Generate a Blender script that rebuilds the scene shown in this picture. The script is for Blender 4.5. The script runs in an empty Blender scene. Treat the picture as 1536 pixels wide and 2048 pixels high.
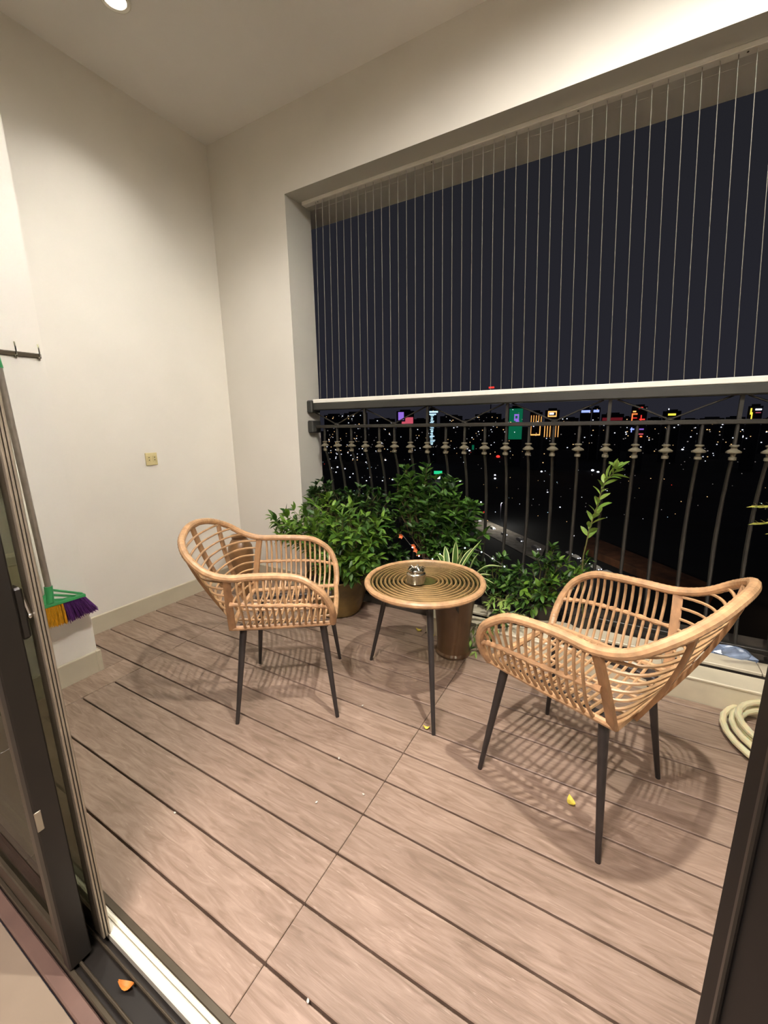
import bpy, math, random
from mathutils import Vector, Matrix
scene = bpy.context.scene
col = scene.collection
PI = math.pi

# ------------------------------------------------------------------ camera
CAM_H, FPX = 1.26, 821.5
YAW, PITCH, ROLL = -0.52029, -0.21269, -0.015387
cy, sy, cp, sp = math.cos(YAW), math.sin(YAW), math.cos(PITCH), math.sin(PITCH)
FWD = Vector((sy * cp, cy * cp, sp))
R0 = Vector((cy, -sy, 0)); U0 = R0.cross(FWD)
RIGHT = math.cos(ROLL) * R0 + math.sin(ROLL) * U0
UP = -math.sin(ROLL) * R0 + math.cos(ROLL) * U0
cam_data = bpy.data.cameras.new('camera')
cam_data.sensor_fit = 'HORIZONTAL'; cam_data.sensor_width = 36.0
cam_data.lens = 36.0 * FPX / 1536.0
cam_data.clip_start = 0.02; cam_data.clip_end = 20000
cam = bpy.data.objects.new('camera', cam_data); col.objects.link(cam)
cam.matrix_world = Matrix(((RIGHT.x, UP.x, -FWD.x, 0), (RIGHT.y, UP.y, -FWD.y, 0), (RIGHT.z, UP.z, -FWD.z, CAM_H), (0, 0, 0, 1)))
scene.camera = cam

def ray(px, py):
    return RIGHT * ((px - 768) / FPX) + UP * ((1024 - py) / FPX) + FWD
def at(px, py, Y):                       # point of the photograph on the upright plane at depth Y
    d = ray(px, py); p = d * (Y / d.y); return Vector((p.x, p.y, p.z + CAM_H))
def atz(px, py, z=0.0):                  # ... on the level plane at height z
    d = ray(px, py); p = d * ((z - CAM_H) / d.z); return Vector((p.x, p.y, z))
def atx(px, py, X):
    d = ray(px, py); p = d * (X / d.x); return Vector((p.x, p.y, p.z + CAM_H))

# ------------------------------------------------------------------ world, exposure
scene.view_settings.view_transform = 'Standard'
scene.view_settings.look = 'None'
scene.view_settings.gamma = 1.0
scene.view_settings.use_curve_mapping = False
scene.view_settings.exposure = 0.06
world = bpy.data.worlds.new('night_sky'); scene.world = world
world.use_nodes = True
wn = world.node_tree.nodes; wl = world.node_tree.links
bg = wn['Background']
tc = wn.new('ShaderNodeTexCoord'); sx = wn.new('ShaderNodeSeparateXYZ'); rmp = wn.new('ShaderNodeValToRGB')
wl.new(tc.outputs['Generated'], sx.inputs[0]); wl.new(sx.outputs['Z'], rmp.inputs[0])
rmp.color_ramp.elements[0].position = 0.0; rmp.color_ramp.elements[0].color = (.0185, .0185, .026, 1)
rmp.color_ramp.elements[1].position = .55; rmp.color_ramp.elements[1].color = (.0150, .0150, .0180, 1)
wl.new(rmp.outputs[0], bg.inputs['Color']); bg.inputs['Strength'].default_value = 1.0

LAMPS = [((0.24, 0.86), 325.0, 175, .40, .030), ((-2.225, 1.45), 52.0, 112, .9, .045), ((-1.38, 1.28), 80.0, 128, .8, .04)]   # balcony lamps: plan position, watts, cone, blend, size
CEIL = 3.2
SPOT_COL = (1.0, .95, .885)
ROOM_W, ROOM_COL = 105.0, (1.0, .87, .85)                          # lamp of the room behind the door

# ------------------------------------------------------------------ helpers
def lin(c):
    return tuple(((v / 255 / 12.92) if v / 255 <= .04045 else ((v / 255 + .055) / 1.055) ** 2.4) for v in c) + (1.0,)

def mat(name, rgb, rough=.5, metal=0.0, var=0.0, scale=8.0, stretch=(1, 1, 1), bump=0.0, bscale=None, spec=.5,
        emit=None, estr=1.0, trans=0.0, sub=0.0, rgb2=None, coat=0.0):
    m = bpy.data.materials.new(name); m.use_nodes = True
    nt = m.node_tree; b = nt.nodes['Principled BSDF']
    b.inputs['Base Color'].default_value = lin(rgb)
    b.inputs['Roughness'].default_value = rough
    b.inputs['Metallic'].default_value = metal
    b.inputs['Specular IOR Level'].default_value = spec
    b.inputs['Coat Weight'].default_value = coat
    if trans: b.inputs['Transmission Weight'].default_value = trans
    if sub:
        b.inputs['Subsurface Weight'].default_value = sub; b.inputs['Subsurface Scale'].default_value = .01
    if emit:
        b.inputs['Emission Color'].default_value = lin(emit); b.inputs['Emission Strength'].default_value = estr
    if var or bump or rgb2:
        t = nt.nodes.new('ShaderNodeTexCoord'); mp = nt.nodes.new('ShaderNodeMapping')
        mp.inputs['Scale'].default_value = stretch
        nz = nt.nodes.new('ShaderNodeTexNoise'); nz.inputs['Scale'].default_value = scale; nz.inputs['Detail'].default_value = 5
        nt.links.new(t.outputs['Object'], mp.inputs[0]); nt.links.new(mp.outputs[0], nz.inputs['Vector'])
        if var or rgb2:
            rp = nt.nodes.new('ShaderNodeValToRGB')
            c2 = rgb2 or tuple(max(0, v * (1 - var)) for v in rgb); c1 = rgb if rgb2 else tuple(min(255, v * (1 + var * .6)) for v in rgb)
            rp.color_ramp.elements[0].position = .32; rp.color_ramp.elements[0].color = lin(c2)
            rp.color_ramp.elements[1].position = .68; rp.color_ramp.elements[1].color = lin(c1)
            nt.links.new(nz.outputs['Fac'], rp.inputs[0]); nt.links.new(rp.outputs[0], b.inputs['Base Color'])
        if bump:
            bp = nt.nodes.new('ShaderNodeBump'); bp.inputs['Strength'].default_value = bump; bp.inputs['Distance'].default_value = .004
            if bscale:
                nz2 = nt.nodes.new('ShaderNodeTexNoise'); nz2.inputs['Scale'].default_value = bscale; nz2.inputs['Detail'].default_value = 4
                nt.links.new(mp.outputs[0], nz2.inputs['Vector']); nt.links.new(nz2.outputs['Fac'], bp.inputs['Height'])
            else: nt.links.new(nz.outputs['Fac'], bp.inputs['Height'])
            nt.links.new(bp.outputs[0], b.inputs['Normal'])
    return m

def glow(name, rgb, strength):
    m = bpy.data.materials.new(name); m.use_nodes = True
    nt = m.node_tree; b = nt.nodes['Principled BSDF']
    b.inputs['Base Color'].default_value = (.02, .02, .02, 1)
    b.inputs['Emission Color'].default_value = lin(rgb); b.inputs['Emission Strength'].default_value = strength
    return m

def glass_mat(name, tint=(235, 240, 236), gloss=.5):
    m = bpy.data.materials.new(name); m.use_nodes = True
    nt = m.node_tree; nt.nodes.remove(nt.nodes['Principled BSDF'])
    out = [n for n in nt.nodes if n.type == 'OUTPUT_MATERIAL'][0]
    tr = nt.nodes.new('ShaderNodeBsdfTransparent'); tr.inputs[0].default_value = lin(tint)
    gl = nt.nodes.new('ShaderNodeBsdfGlossy'); gl.inputs['Roughness'].default_value = .02
    fr = nt.nodes.new('ShaderNodeFresnel'); fr.inputs['IOR'].default_value = 1.45
    mu = nt.nodes.new('ShaderNodeMath'); mu.operation = 'MULTIPLY'; mu.inputs[1].default_value = gloss
    mx = nt.nodes.new('ShaderNodeMixShader')
    nt.links.new(fr.outputs[0], mu.inputs[0]); nt.links.new(mu.outputs[0], mx.inputs[0])
    nt.links.new(tr.outputs[0], mx.inputs[1]); nt.links.new(gl.outputs[0], mx.inputs[2]); nt.links.new(mx.outputs[0], out.inputs[0])
    return m

def wpos(o):
    p = Vector((0, 0, 0))
    while o: p += Vector(o.location); o = o.parent
    return p

class MB:
    def __init__(s): s.v = []; s.f = []
    def add(s, vs, fs):
        k = len(s.v); s.v += [tuple(v) for v in vs]; s.f += [tuple(i + k for i in f) for f in fs]; return s
    def box(s, x0, x1, y0, y1, z0, z1, bev=0.0):
        if bev > 0:
            b = min(bev, (x1 - x0) / 2.2, (y1 - y0) / 2.2, (z1 - z0) / 2.2)
            vs = []; idx = {}
            for i, X in enumerate((x0, x1)):
                for j, Y in enumerate((y0, y1)):
                    for k, Z in enumerate((z0, z1)):
                        dx = b if i == 0 else -b; dy = b if j == 0 else -b; dz = b if k == 0 else -b
                        idx[i, j, k] = len(vs); vs += [(X, Y + dy, Z + dz), (X + dx, Y, Z + dz), (X + dx, Y + dy, Z)]
            fs = []
            I = lambda i, j, k, a: idx[i, j, k] + a
            for i in (0, 1):
                q = [I(i, 0, 0, 0), I(i, 1, 0, 0), I(i, 1, 1, 0), I(i, 0, 1, 0)]; fs.append(q if i else q[::-1])
                q = [I(0, i, 0, 1), I(1, i, 0, 1), I(1, i, 1, 1), I(0, i, 1, 1)]; fs.append(q[::-1] if i else q)
                q = [I(0, 0, i, 2), I(1, 0, i, 2), I(1, 1, i, 2), I(0, 1, i, 2)]; fs.append(q if i else q[::-1])
            for j in (0, 1):
                for k in (0, 1):
                    q = [I(0, j, k, 1), I(1, j, k, 1), I(1, j, k, 2), I(0, j, k, 2)]; fs.append(q if (j ^ k) else q[::-1])
                    q = [I(j, 0, k, 0), I(j, 1, k, 0), I(j, 1, k, 2), I(j, 0, k, 2)]; fs.append(q[::-1] if (j ^ k) else q)
                    q = [I(j, k, 0, 0), I(j, k, 1, 0), I(j, k, 1, 1), I(j, k, 0, 1)]; fs.append(q if (j ^ k) else q[::-1])
            for i in (0, 1):
                for j in (0, 1):
                    for k in (0, 1):
                        q = [I(i, j, k, 0), I(i, j, k, 1), I(i, j, k, 2)]; fs.append(q if not (i + j + k) % 2 == 0 else q[::-1])
            return s.add(vs, fs)
        return s.add([(x0, y0, z0), (x1, y0, z0), (x1, y1, z0), (x0, y1, z0), (x0, y0, z1), (x1, y0, z1), (x1, y1, z1), (x0, y1, z1)],
                     [(3, 2, 1, 0), (4, 5, 6, 7), (0, 1, 5, 4), (1, 2, 6, 5), (2, 3, 7, 6), (3, 0, 4, 7)])
    def tube(s, pts, r, n=8, closed=False, caps=True, flat=None):
        pts = [Vector(p) for p in pts]; m = len(pts)
        if m < 2: return s
        rad = r if isinstance(r, (list, tuple)) else [r] * m
        T = []
        for i in range(m):
            a = pts[(i - 1) % m] if (closed or i > 0) else pts[i]; b = pts[(i + 1) % m] if (closed or i < m - 1) else pts[i]
            d = b - a; T.append(d.normalized() if d.length > 1e-9 else Vector((0, 0, 1)))
        up = Vector((0, 0, 1)) if abs(T[0].z) < .9 else Vector((1, 0, 0))
        N = (up - T[0] * up.dot(T[0])).normalized(); vs = []
        for i in range(m):
            N = (N - T[i] * N.dot(T[i])); N = N.normalized() if N.length > 1e-6 else T[i].orthogonal().normalized()
            B = T[i].cross(N)
            for k in range(n):
                a = 2 * PI * k / n; vs.append(pts[i] + (N * math.cos(a) + B * math.sin(a)) * rad[i])
        fs = []
        for i in range(m if closed else m - 1):
            j = (i + 1) % m
            for k in range(n):
                l = (k + 1) % n; fs.append((i * n + k, i * n + l, j * n + l, j * n + k))
        if caps and not closed:
            fs.append(tuple(range(n))[::-1]); fs.append(tuple((m - 1) * n + k for k in range(n)))
        return s.add(vs, fs)
    def lathe(s, prof, c=(0, 0, 0), n=32):          # prof: (radius, z) from outside bottom on
        vs = []; fs = []; m = len(prof)
        for r, z in prof:
            for k in range(n):
                a = 2 * PI * k / n; vs.append((c[0] + r * math.cos(a), c[1] + r * math.sin(a), c[2] + z))
        for i in range(m - 1):
            for k in range(n):
                l = (k + 1) % n; fs.append((i * n + k, i * n + l, (i + 1) * n + l, (i + 1) * n + k))
        if prof[0][0] > 1e-6: fs.append(tuple(range(n))[::-1])
        if prof[-1][0] > 1e-6: fs.append(tuple((m - 1) * n + k for k in range(n)))
        return s.add(vs, fs)
    def strap(s, pts, wdir, w, t):                  # flat strip swept along a path
        pts = [Vector(p) for p in pts]; m = len(pts); vs = []; fs = []
        for i in range(m):
            T = (pts[min(i + 1, m - 1)] - pts[max(i - 1, 0)]).normalized()
            W = Vector(wdir); W = (W - T * W.dot(T)).normalized(); N = T.cross(W)
            for a, b in ((-1, -1), (1, -1), (1, 1), (-1, 1)): vs.append(pts[i] + W * (a * w / 2) + N * (b * t / 2))
        for i in range(m - 1):
            for k in range(4):
                l = (k + 1) % 4; fs.append((i * 4 + k, i * 4 + l, (i + 1) * 4 + l, (i + 1) * 4 + k))
        fs += [(3, 2, 1, 0), tuple((m - 1) * 4 + k for k in range(4))]
        return s.add(vs, fs)
    def sphere(s, c, r, n=10, m=6, sz=1.0):
        prof = [(max(1e-7, r * math.sin(PI * i / m)), -r * sz * math.cos(PI * i / m)) for i in range(m + 1)]
        return s.lathe(prof, c, n)
    def mesh(s, name, m, off=Vector((0, 0, 0)), sharp=35):
        me = bpy.data.meshes.new(name)
        me.from_pydata([(v[0] - off.x, v[1] - off.y, v[2] - off.z) for v in s.v], [], s.f)
        me.materials.append(m)
        if sharp is not None:
            me.polygons.foreach_set('use_smooth', [True] * len(me.polygons))
            me.set_sharp_from_angle(angle=math.radians(sharp))
        me.update(); return me
    def build(s, name, m, parent=None, sharp=35, label=None):
        off = wpos(parent) if parent else Vector((0, 0, 0))
        o = bpy.data.objects.new(name, s.mesh(name, m, off, sharp)); col.objects.link(o)
        if parent: o.parent = parent
        if label: o['label'] = label
        return o

def tag(o, label=None, cat=None, group=None, kind=None):
    if label: o['label'] = label
    if cat: o['category'] = cat
    if group: o['group'] = group
    if kind: o['kind'] = kind
    return o
def thing(name, loc, label, cat, group=None, kind=None):
    o = bpy.data.objects.new(name, None); o.empty_display_size = .05; col.objects.link(o); o.location = loc
    return tag(o, label, cat, group, kind)
def struct(o, label=None): return tag(o, label, kind='structure')
def B(*a, bev=0.0): return MB().box(*a, bev=bev)
def bez(C, n=14, closed=False):                    # Catmull-Rom through C
    C = [Vector(c) for c in C]; P = [2 * C[0] - C[1]] + C + [2 * C[-1] - C[-2]]; out = []
    for i in range(1, len(P) - 2):
        a, b, c, d = P[i - 1:i + 3]
        for k in range(n):
            t = k / n; out.append(.5 * ((2 * b) + (c - a) * t + (2 * a - 5 * b + 4 * c - d) * t * t + (3 * b - a - 3 * c + d) * t ** 3))
    out.append(C[-1]); return out

# ------------------------------------------------------------------ materials
M = {}
M['wall'] = mat('wall_paint', (232, 227, 216), .55, var=.015, scale=2.5, bump=.04, bscale=220)
M['ceil'] = mat('ceiling_paint', (242, 239, 234), .6, var=.015, scale=2)
M['base'] = mat('baseboard_tile', (196, 187, 164), .28, var=.03, scale=4)
M['stone'] = mat('curb_stone', (206, 196, 170), .38, var=.06, scale=6)
M['darkstone_and_shade'] = mat('dark_slab_and_shade', (66, 60, 52), .5, var=.2, scale=12)
M['gap'] = mat('joint_dark', (52, 40, 32), .8)
M['rattan'] = mat('rattan', (178, 142, 102), .42, var=.12, scale=22, bump=.15, bscale=90)
M['rattan_wrap'] = mat('rattan_wrapped', (184, 146, 106), .36, var=.13, scale=30, bump=.2, bscale=120)
M['rattan_flat'] = mat('rattan_strap', (160, 122, 84), .5, var=.12, scale=40, stretch=(1, 1, .3), bump=.2, bscale=150)
M['leg'] = mat('charcoal_metal', (52, 48, 46), .38, metal=.2, var=.06, scale=30)
M['iron'] = mat('wrought_iron', (47, 45, 40), .45, metal=.25, var=.1, scale=20)
M['rail_top'] = mat('grey_rail', (58, 58, 54), .45, metal=.2, var=.05, scale=10)
M['white_alu'] = mat('white_aluminium', (240, 237, 226), .4, var=.02, scale=6)
M['opening_grey'] = mat('opening_grey', (196, 193, 182), .55, var=.02, scale=3)
M['wire'] = mat('steel_wire', (122, 118, 108), .45, metal=.1, var=.05, scale=50)
M['door_dark'] = mat('dark_aluminium', (28, 24, 19), .42, metal=.15, var=.1, scale=14)
M['door_mid'] = mat('bronze_aluminium', (80, 72, 58), .35, metal=.45, var=.05, scale=14)
M['door_light'] = mat('worn_aluminium', (150, 140, 122), .32, metal=.55, var=.08, scale=14)
M['track'] = mat('glint_aluminium', (244, 240, 222), .3, metal=.25, var=.03, scale=10)  # lamp's glint on the outer track put into a pale base colour
M['jamb'] = mat('shaded_jamb', (17, 14, 12), .6, var=.1, scale=14, spec=.2)  # dark aluminium again, deeper for the unlit right jamb: shade in its colour
M['chrome'] = mat('chrome', (215, 212, 205), .12, metal=1.0, var=.03, scale=20)
M['glass'] = glass_mat('door_glass', (214, 216, 205), .6)
M['table_glass'] = glass_mat('table_glass', (240, 242, 234), .4)
M['threshold'] = mat('threshold_stone', (108, 86, 76), .4, var=.08, scale=9)
M['tile'] = mat('inside_floor_tile', (142, 128, 110), .25, var=.06, scale=3)
M['socket'] = mat('aged_plastic', (214, 200, 150), .4, var=.03, scale=20)
M['hole'] = mat('dark_hole', (70, 62, 46), .7)
M['green'] = mat('green_plastic', (60, 150, 90), .35, var=.06, scale=20)
M['yellow'] = mat('yellow_bristle', (214, 160, 30), .7, var=.2, scale=40, stretch=(6, 6, 1))
M['purple'] = mat('purple_bristle', (98, 46, 120), .7, var=.2, scale=40, stretch=(6, 6, 1))
M['handle'] = mat('broom_handle', (150, 140, 128), .35, metal=.4, var=.05, scale=30)
M['cream'] = mat('cream_panel', (206, 194, 160), .45, var=.03, scale=5)
M['hose'] = mat('clear_hose', (216, 208, 170), .28, var=.05, scale=12, sub=.2, coat=.3)
M['greenpot'] = mat('glazed_pot', (112, 92, 48), .42, var=.28, scale=7, bump=.2, bscale=20)
M['brownjar'] = mat('brown_glaze', (126, 92, 58), .35, var=.25, scale=9)
M['vase'] = mat('brown_vase', (94, 70, 48), .33, var=.3, scale=6, stretch=(1, 1, .5))
M['blackpot'] = mat('black_planter', (44, 38, 32), .5, var=.15, scale=10)
M['soil'] = mat('soil', (48, 36, 26), .95, var=.3, scale=60, bump=.6)
M['stem'] = mat('stem', (96, 92, 50), .6, var=.2, scale=40)
M['wood_stem'] = mat('woody_stem', (104, 84, 62), .7, var=.2, scale=40)
M['steel'] = mat('ashtray_steel', (190, 184, 168), .22, metal=1.0, var=.06, scale=16)
M['leaf_dry'] = mat('yellow_leaf', (226, 206, 84), .6, var=.1, scale=40)
M['leaf_orange'] = mat('dry_leaf', (208, 132, 56), .6, var=.2, scale=40)
M['flower'] = mat('orange_flower', (230, 120, 66), .6, var=.15, scale=40, sub=.2)
M['bag'] = mat('plastic_bag', (120, 136, 160), .2, var=.2, scale=14, coat=.5)
M['white'] = mat('white_plastic', (224, 220, 208), .4)

def plank_material():
    m = bpy.data.materials.new('composite_decking'); m.use_nodes = True
    nt = m.node_tree; b = nt.nodes['Principled BSDF']; N = nt.nodes; L = nt.links
    t = N.new('ShaderNodeTexCoord'); oi = N.new('ShaderNodeObjectInfo')
    ad = N.new('ShaderNodeVectorMath'); ad.operation = 'ADD'
    sc = N.new('ShaderNodeVectorMath'); sc.operation = 'SCALE'; sc.inputs['Scale'].default_value = 7.0
    cmb = N.new('ShaderNodeCombineXYZ'); L.new(oi.outputs['Random'], cmb.inputs[0]); L.new(oi.outputs['Random'], cmb.inputs[2])
    L.new(cmb.outputs[0], sc.inputs[0]); L.new(t.outputs['Object'], ad.inputs[0]); L.new(sc.outputs[0], ad.inputs[1])
    mp = N.new('ShaderNodeMapping'); mp.inputs['Scale'].default_value = (1.1, 7.5, 1); L.new(ad.outputs[0], mp.inputs[0])
    n1 = N.new('ShaderNodeTexNoise'); n1.inputs['Scale'].default_value = 5.5; n1.inputs['Detail'].default_value = 7; n1.inputs['Distortion'].default_value = 1.6
    L.new(mp.outputs[0], n1.inputs['Vector'])
    mp2 = N.new('ShaderNodeMapping'); mp2.inputs['Scale'].default_value = (3, 34, 1); mp2.inputs['Rotation'].default_value = (0, 0, .12); L.new(ad.outputs[0], mp2.inputs[0])
    n2 = N.new('ShaderNodeTexNoise'); n2.inputs['Scale'].default_value = 6; n2.inputs['Detail'].default_value = 6; n2.inputs['Distortion'].default_value = .8; L.new(mp2.outputs[0], n2.inputs['Vector'])
    n3 = N.new('ShaderNodeTexNoise'); n3.inputs['Scale'].default_value = 3.2; n3.inputs['Detail'].default_value = 3; L.new(ad.outputs[0], n3.inputs['Vector'])
    r1 = N.new('ShaderNodeValToRGB'); r1.color_ramp.elements[0].position = .3; r1.color_ramp.elements[0].color = lin((126, 105, 88)); r1.color_ramp.elements[1].position = .72; r1.color_ramp.elements[1].color = lin((163, 141, 124))
    L.new(n1.outputs['Fac'], r1.inputs[0])
    r2 = N.new('ShaderNodeValToRGB'); r2.color_ramp.elements[0].position = .62; r2.color_ramp.elements[0].color = (0, 0, 0, 1); r2.color_ramp.elements[1].position = .74; r2.color_ramp.elements[1].color = (.55, .55, .55, 1)
    L.new(n2.outputs['Fac'], r2.inputs[0])
    mx = N.new('ShaderNodeMixRGB'); mx.inputs['Color2'].default_value = lin((184, 163, 146)); L.new(r2.outputs[0], mx.inputs['Fac']); L.new(r1.outputs[0], mx.inputs['Color1'])
    r3 = N.new('ShaderNodeValToRGB'); r3.color_ramp.elements[0].position = .25; r3.color_ramp.elements[0].color = (.80, .80, .78, 1); r3.color_ramp.elements[1].position = .6; r3.color_ramp.elements[1].color = (1, 1, 1, 1); L.new(n3.outputs['Fac'], r3.inputs[0])
    mu = N.new('ShaderNodeMixRGB'); mu.blend_type = 'MULTIPLY'; mu.inputs['Fac'].default_value = 1; L.new(mx.outputs[0], mu.inputs['Color1']); L.new(r3.outputs[0], mu.inputs['Color2'])
    hv = N.new('ShaderNodeHueSaturation'); ml = N.new('ShaderNodeMapRange'); ml.inputs['To Min'].default_value = .93; ml.inputs['To Max'].default_value = 1.05
    L.new(oi.outputs['Random'], ml.inputs['Value']); L.new(ml.outputs[0], hv.inputs['Value']); L.new(mu.outputs[0], hv.inputs['Color']); L.new(hv.outputs[0], b.inputs['Base Color'])
    bp = N.new('ShaderNodeBump'); bp.inputs['Strength'].default_value = .25; bp.inputs['Distance'].default_value = .003; L.new(n2.outputs['Fac'], bp.inputs['Height']); L.new(bp.outputs[0], b.inputs['Normal'])
    b.inputs['Roughness'].default_value = .46; b.inputs['Specular IOR Level'].default_value = .45
    return m
M['plank'] = plank_material()

def leaf_material(name, c1, c2, rough=.42):
    m = bpy.data.materials.new(name); m.use_nodes = True
    nt = m.node_tree; b = nt.nodes['Principled BSDF']; N = nt.nodes; L = nt.links
    oi = N.new('ShaderNodeObjectInfo'); g = N.new('ShaderNodeNewGeometry'); a = N.new('ShaderNodeMath'); a.operation = 'ADD'
    w = N.new('ShaderNodeMath'); w.operation = 'FRACT'
    L.new(oi.outputs['Random'], a.inputs[0]); L.new(g.outputs['Random Per Island'], a.inputs[1]); L.new(a.outputs[0], w.inputs[0])
    r = N.new('ShaderNodeValToRGB'); r.color_ramp.elements[0].color = lin(c1); r.color_ramp.elements[1].color = lin(c2)
    L.new(w.outputs[0], r.inputs[0]); L.new(r.outputs[0], b.inputs['Base Color'])
    b.inputs['Roughness'].default_value = rough
    b.inputs['Subsurface Weight'].default_value = 0
    tl = N.new('ShaderNodeBsdfTranslucent'); mx = N.new('ShaderNodeMixShader'); mx.inputs[0].default_value = .22
    L.new(r.outputs[0], tl.inputs[0]); out = [n for n in N if n.type == 'OUTPUT_MATERIAL'][0]
    L.new(b.outputs[0], mx.inputs[1]); L.new(tl.outputs[0], mx.inputs[2]); L.new(mx.outputs[0], out.inputs[0])
    return m
M['lf_bright'] = leaf_material('leaf_bright', (40, 78, 24), (120, 158, 56))
M['lf_mid'] = leaf_material('leaf_mid', (30, 62, 22), (84, 124, 46))
M['lf_dark'] = leaf_material('leaf_dark', (20, 44, 16), (56, 88, 30))
M['lf_pale'] = leaf_material('leaf_pale', (120, 160, 74), (176, 200, 110))
M['lf_sprig'] = leaf_material('leaf_sprig', (96, 130, 50), (150, 176, 84))
M['lf_palm'] = leaf_material('palm_leaf', (120, 128, 52), (180, 172, 92))
M['lf_edge'] = mat('cream_leaf_margin', (204, 212, 150), .45, var=.05, scale=30)

# ------------------------------------------------------------------ the setting
H0 = .1496
XW, YF, OPL = -2.75, 2.34, -2.05          # left wall, inner face of the front wall, left side of the opening
PX, PY = -2.303, .95                      # pier corner
XR = 2.3
SOF = 2.727                               # underside of the lintel

fl = struct(B(XW, XR, .36, 2.36, -.06, -.022).build('floor', M['gap']), 'brownish composite decking floor of the balcony')
T = [.387, .5008, .6204, .7351, .8514, .9682, 1.0843, 1.2080, 1.3300, 1.4500, 1.5720]
G = [t * CAM_H for t in T]
g, j = .0032, .0009
rows = [(.378, G[0])] + [(G[i], G[i + 1]) for i in range(len(G) - 1)] + [(G[-1], 2.066)]
def plank(x0, x1, y0, y1):
    m = MB().box(x0, x1, y0, y1, -.024, 0.0, bev=.0018)
    o = m.build('plank', M['plank'], fl, sharp=20); return o
for i, (a, b) in enumerate(rows):
    a2, b2 = a + g, b - g
    if i <= 4: cuts = [-2.125, -.628, .872, XR]
    else: cuts = [XW, -2.155, -.628, .872, XR]
    if i == 11: cuts = [XW, -2.155, -.66, .84, XR]
    for c0, c1 in zip(cuts[:-1], cuts[1:]): plank(c0 + j, c1 - j, a2, b2)
plank(-2.29 + j, -2.128, .378 + g, G[4] - g)           # border board beside the pier
plank(XW, -2.29 - j, PY + .012, G[4] - g)
plank(XW, -2.155 - j, 2.066 + g, 2.216 - g); plank(-2.155 + j, -.94, 2.066 + g, 2.216 - g); plank(XW, -2.155 - j, 2.216 + g, 2.336); plank(-2.155 + j, -.94, 2.216 + g, 2.336)
plank(-.94 + j, -.3 - j, 2.066 + g, 2.118); plank(-.3 + j, 1.2 - j, 2.066 + g, 2.118); plank(1.2 + j, XR, 2.066 + g, 2.118)

struct(B(XW - .2, XR + .2, .2, 3.1, CEIL, CEIL + .12).build('ceiling', M['ceil']))
struct(B(XW - .2, XW, .2, YF + .26, -.06, CEIL).build('wall_left', M['wall']))
struct(B(XW, PX, .378, PY, -.06, CEIL).build('wall_pier', M['wall']))
wf = B(XW, OPL, YF, 2.60, -.06, CEIL)
wf.box(OPL, XR + .2, YF, 2.60, SOF, CEIL)
wfo = struct(wf.build('wall_front', M['wall'], sharp=None)); wfo.data.materials.append(M['opening_grey'])
for p in wfo.data.polygons:
    c = p.center
    if (abs(p.normal.x) > .9 and abs(c.x - OPL) < .01) or (abs(p.normal.z) > .9 and abs(c.z - SOF) < .01): p.material_index = 1  # reveal and soffit faces take a greyer tone than the wall
struct(B(-2.3, XR + .2, 2.60, 2.83, SOF, CEIL, bev=.004).build('trim_1', M['opening_grey'], sharp=None), 'outer drip edge of the slab above the balcony opening')
struct(B(XR, XR + .2, .2, 2.83, -.06, CEIL).build('wall_right', M['wall']))
wb = B(XW, -2.2, .14, .378, -.06, CEIL); wb.box(.20, XR, .14, .378, -.06, CEIL); wb.box(-2.2, .20, .14, .378, 2.45, CEIL)
struct(wb.build('wall_back', M['wall'], sharp=None))

def baseboard(name, x0, x1, y0, y1, h):
    return struct(MB().box(x0, x1, y0, y1, -.02, h, bev=.004).build(name, M['base']))
baseboard('baseboard_left', XW - .01, XW + .014, PY, YF, .113)
baseboard('baseboard_front', XW, OPL + .012, YF - .014, YF + .01, .118)
pb = MB().box(PX - .01, PX + .014, .378, PY - .0105, -.02, .116, bev=.004); pb.box(XW, PX + .014, PY - .01, PY + .014, -.02, .116, bev=.004)
struct(pb.build('baseboard_pier', M['base']))

# curb, slot, strip and outer slab under the railing
cb = struct(B(-.93, XR, 2.13, 2.245, -.06, .105).build('trim_2', M['stone']), 'cream stone curb along the deck under the railing')
x = -.93
while x < XR - .01:
    x1 = min(x + .60, XR)
    MB().box(x + .0008, x1 - .0008, 2.121, 2.131, -.02, .108, bev=.002).build('tile', M['stone'], cb)
    MB().box(x + .0008, x1 - .0008, 2.117, 2.247, .106, .120, bev=.004).build('tile', M['stone'], cb)
    x = x1
slab = struct(B(OPL - .15, XR, 2.34, 2.83, -.3, .06).box(-.94, XR, 2.245, 2.34, -.3, .03).build('trim_3', M['darkstone_and_shade']), 'dark outer slab below the railing')
st = struct(B(-.94, XR, 2.309, 2.41, -.05, .10).build('trim_4', M['darkstone_and_shade']), 'cream stone strip with shade-coloured front under the railing')  # dark body paints the shade on the strip's front face
x = -.94
while x < XR - .01:
    x1 = min(x + .40, XR)
    MB().box(x + .0015, x1 - .0015, 2.303, 2.412, .10, .117, bev=.003).build('tile', M['stone'], st)
    x = x1
struct(B(XW, OPL, 2.28, 2.6, -.3, -.022).build('trim_5', M['darkstone_and_shade']))

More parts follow.
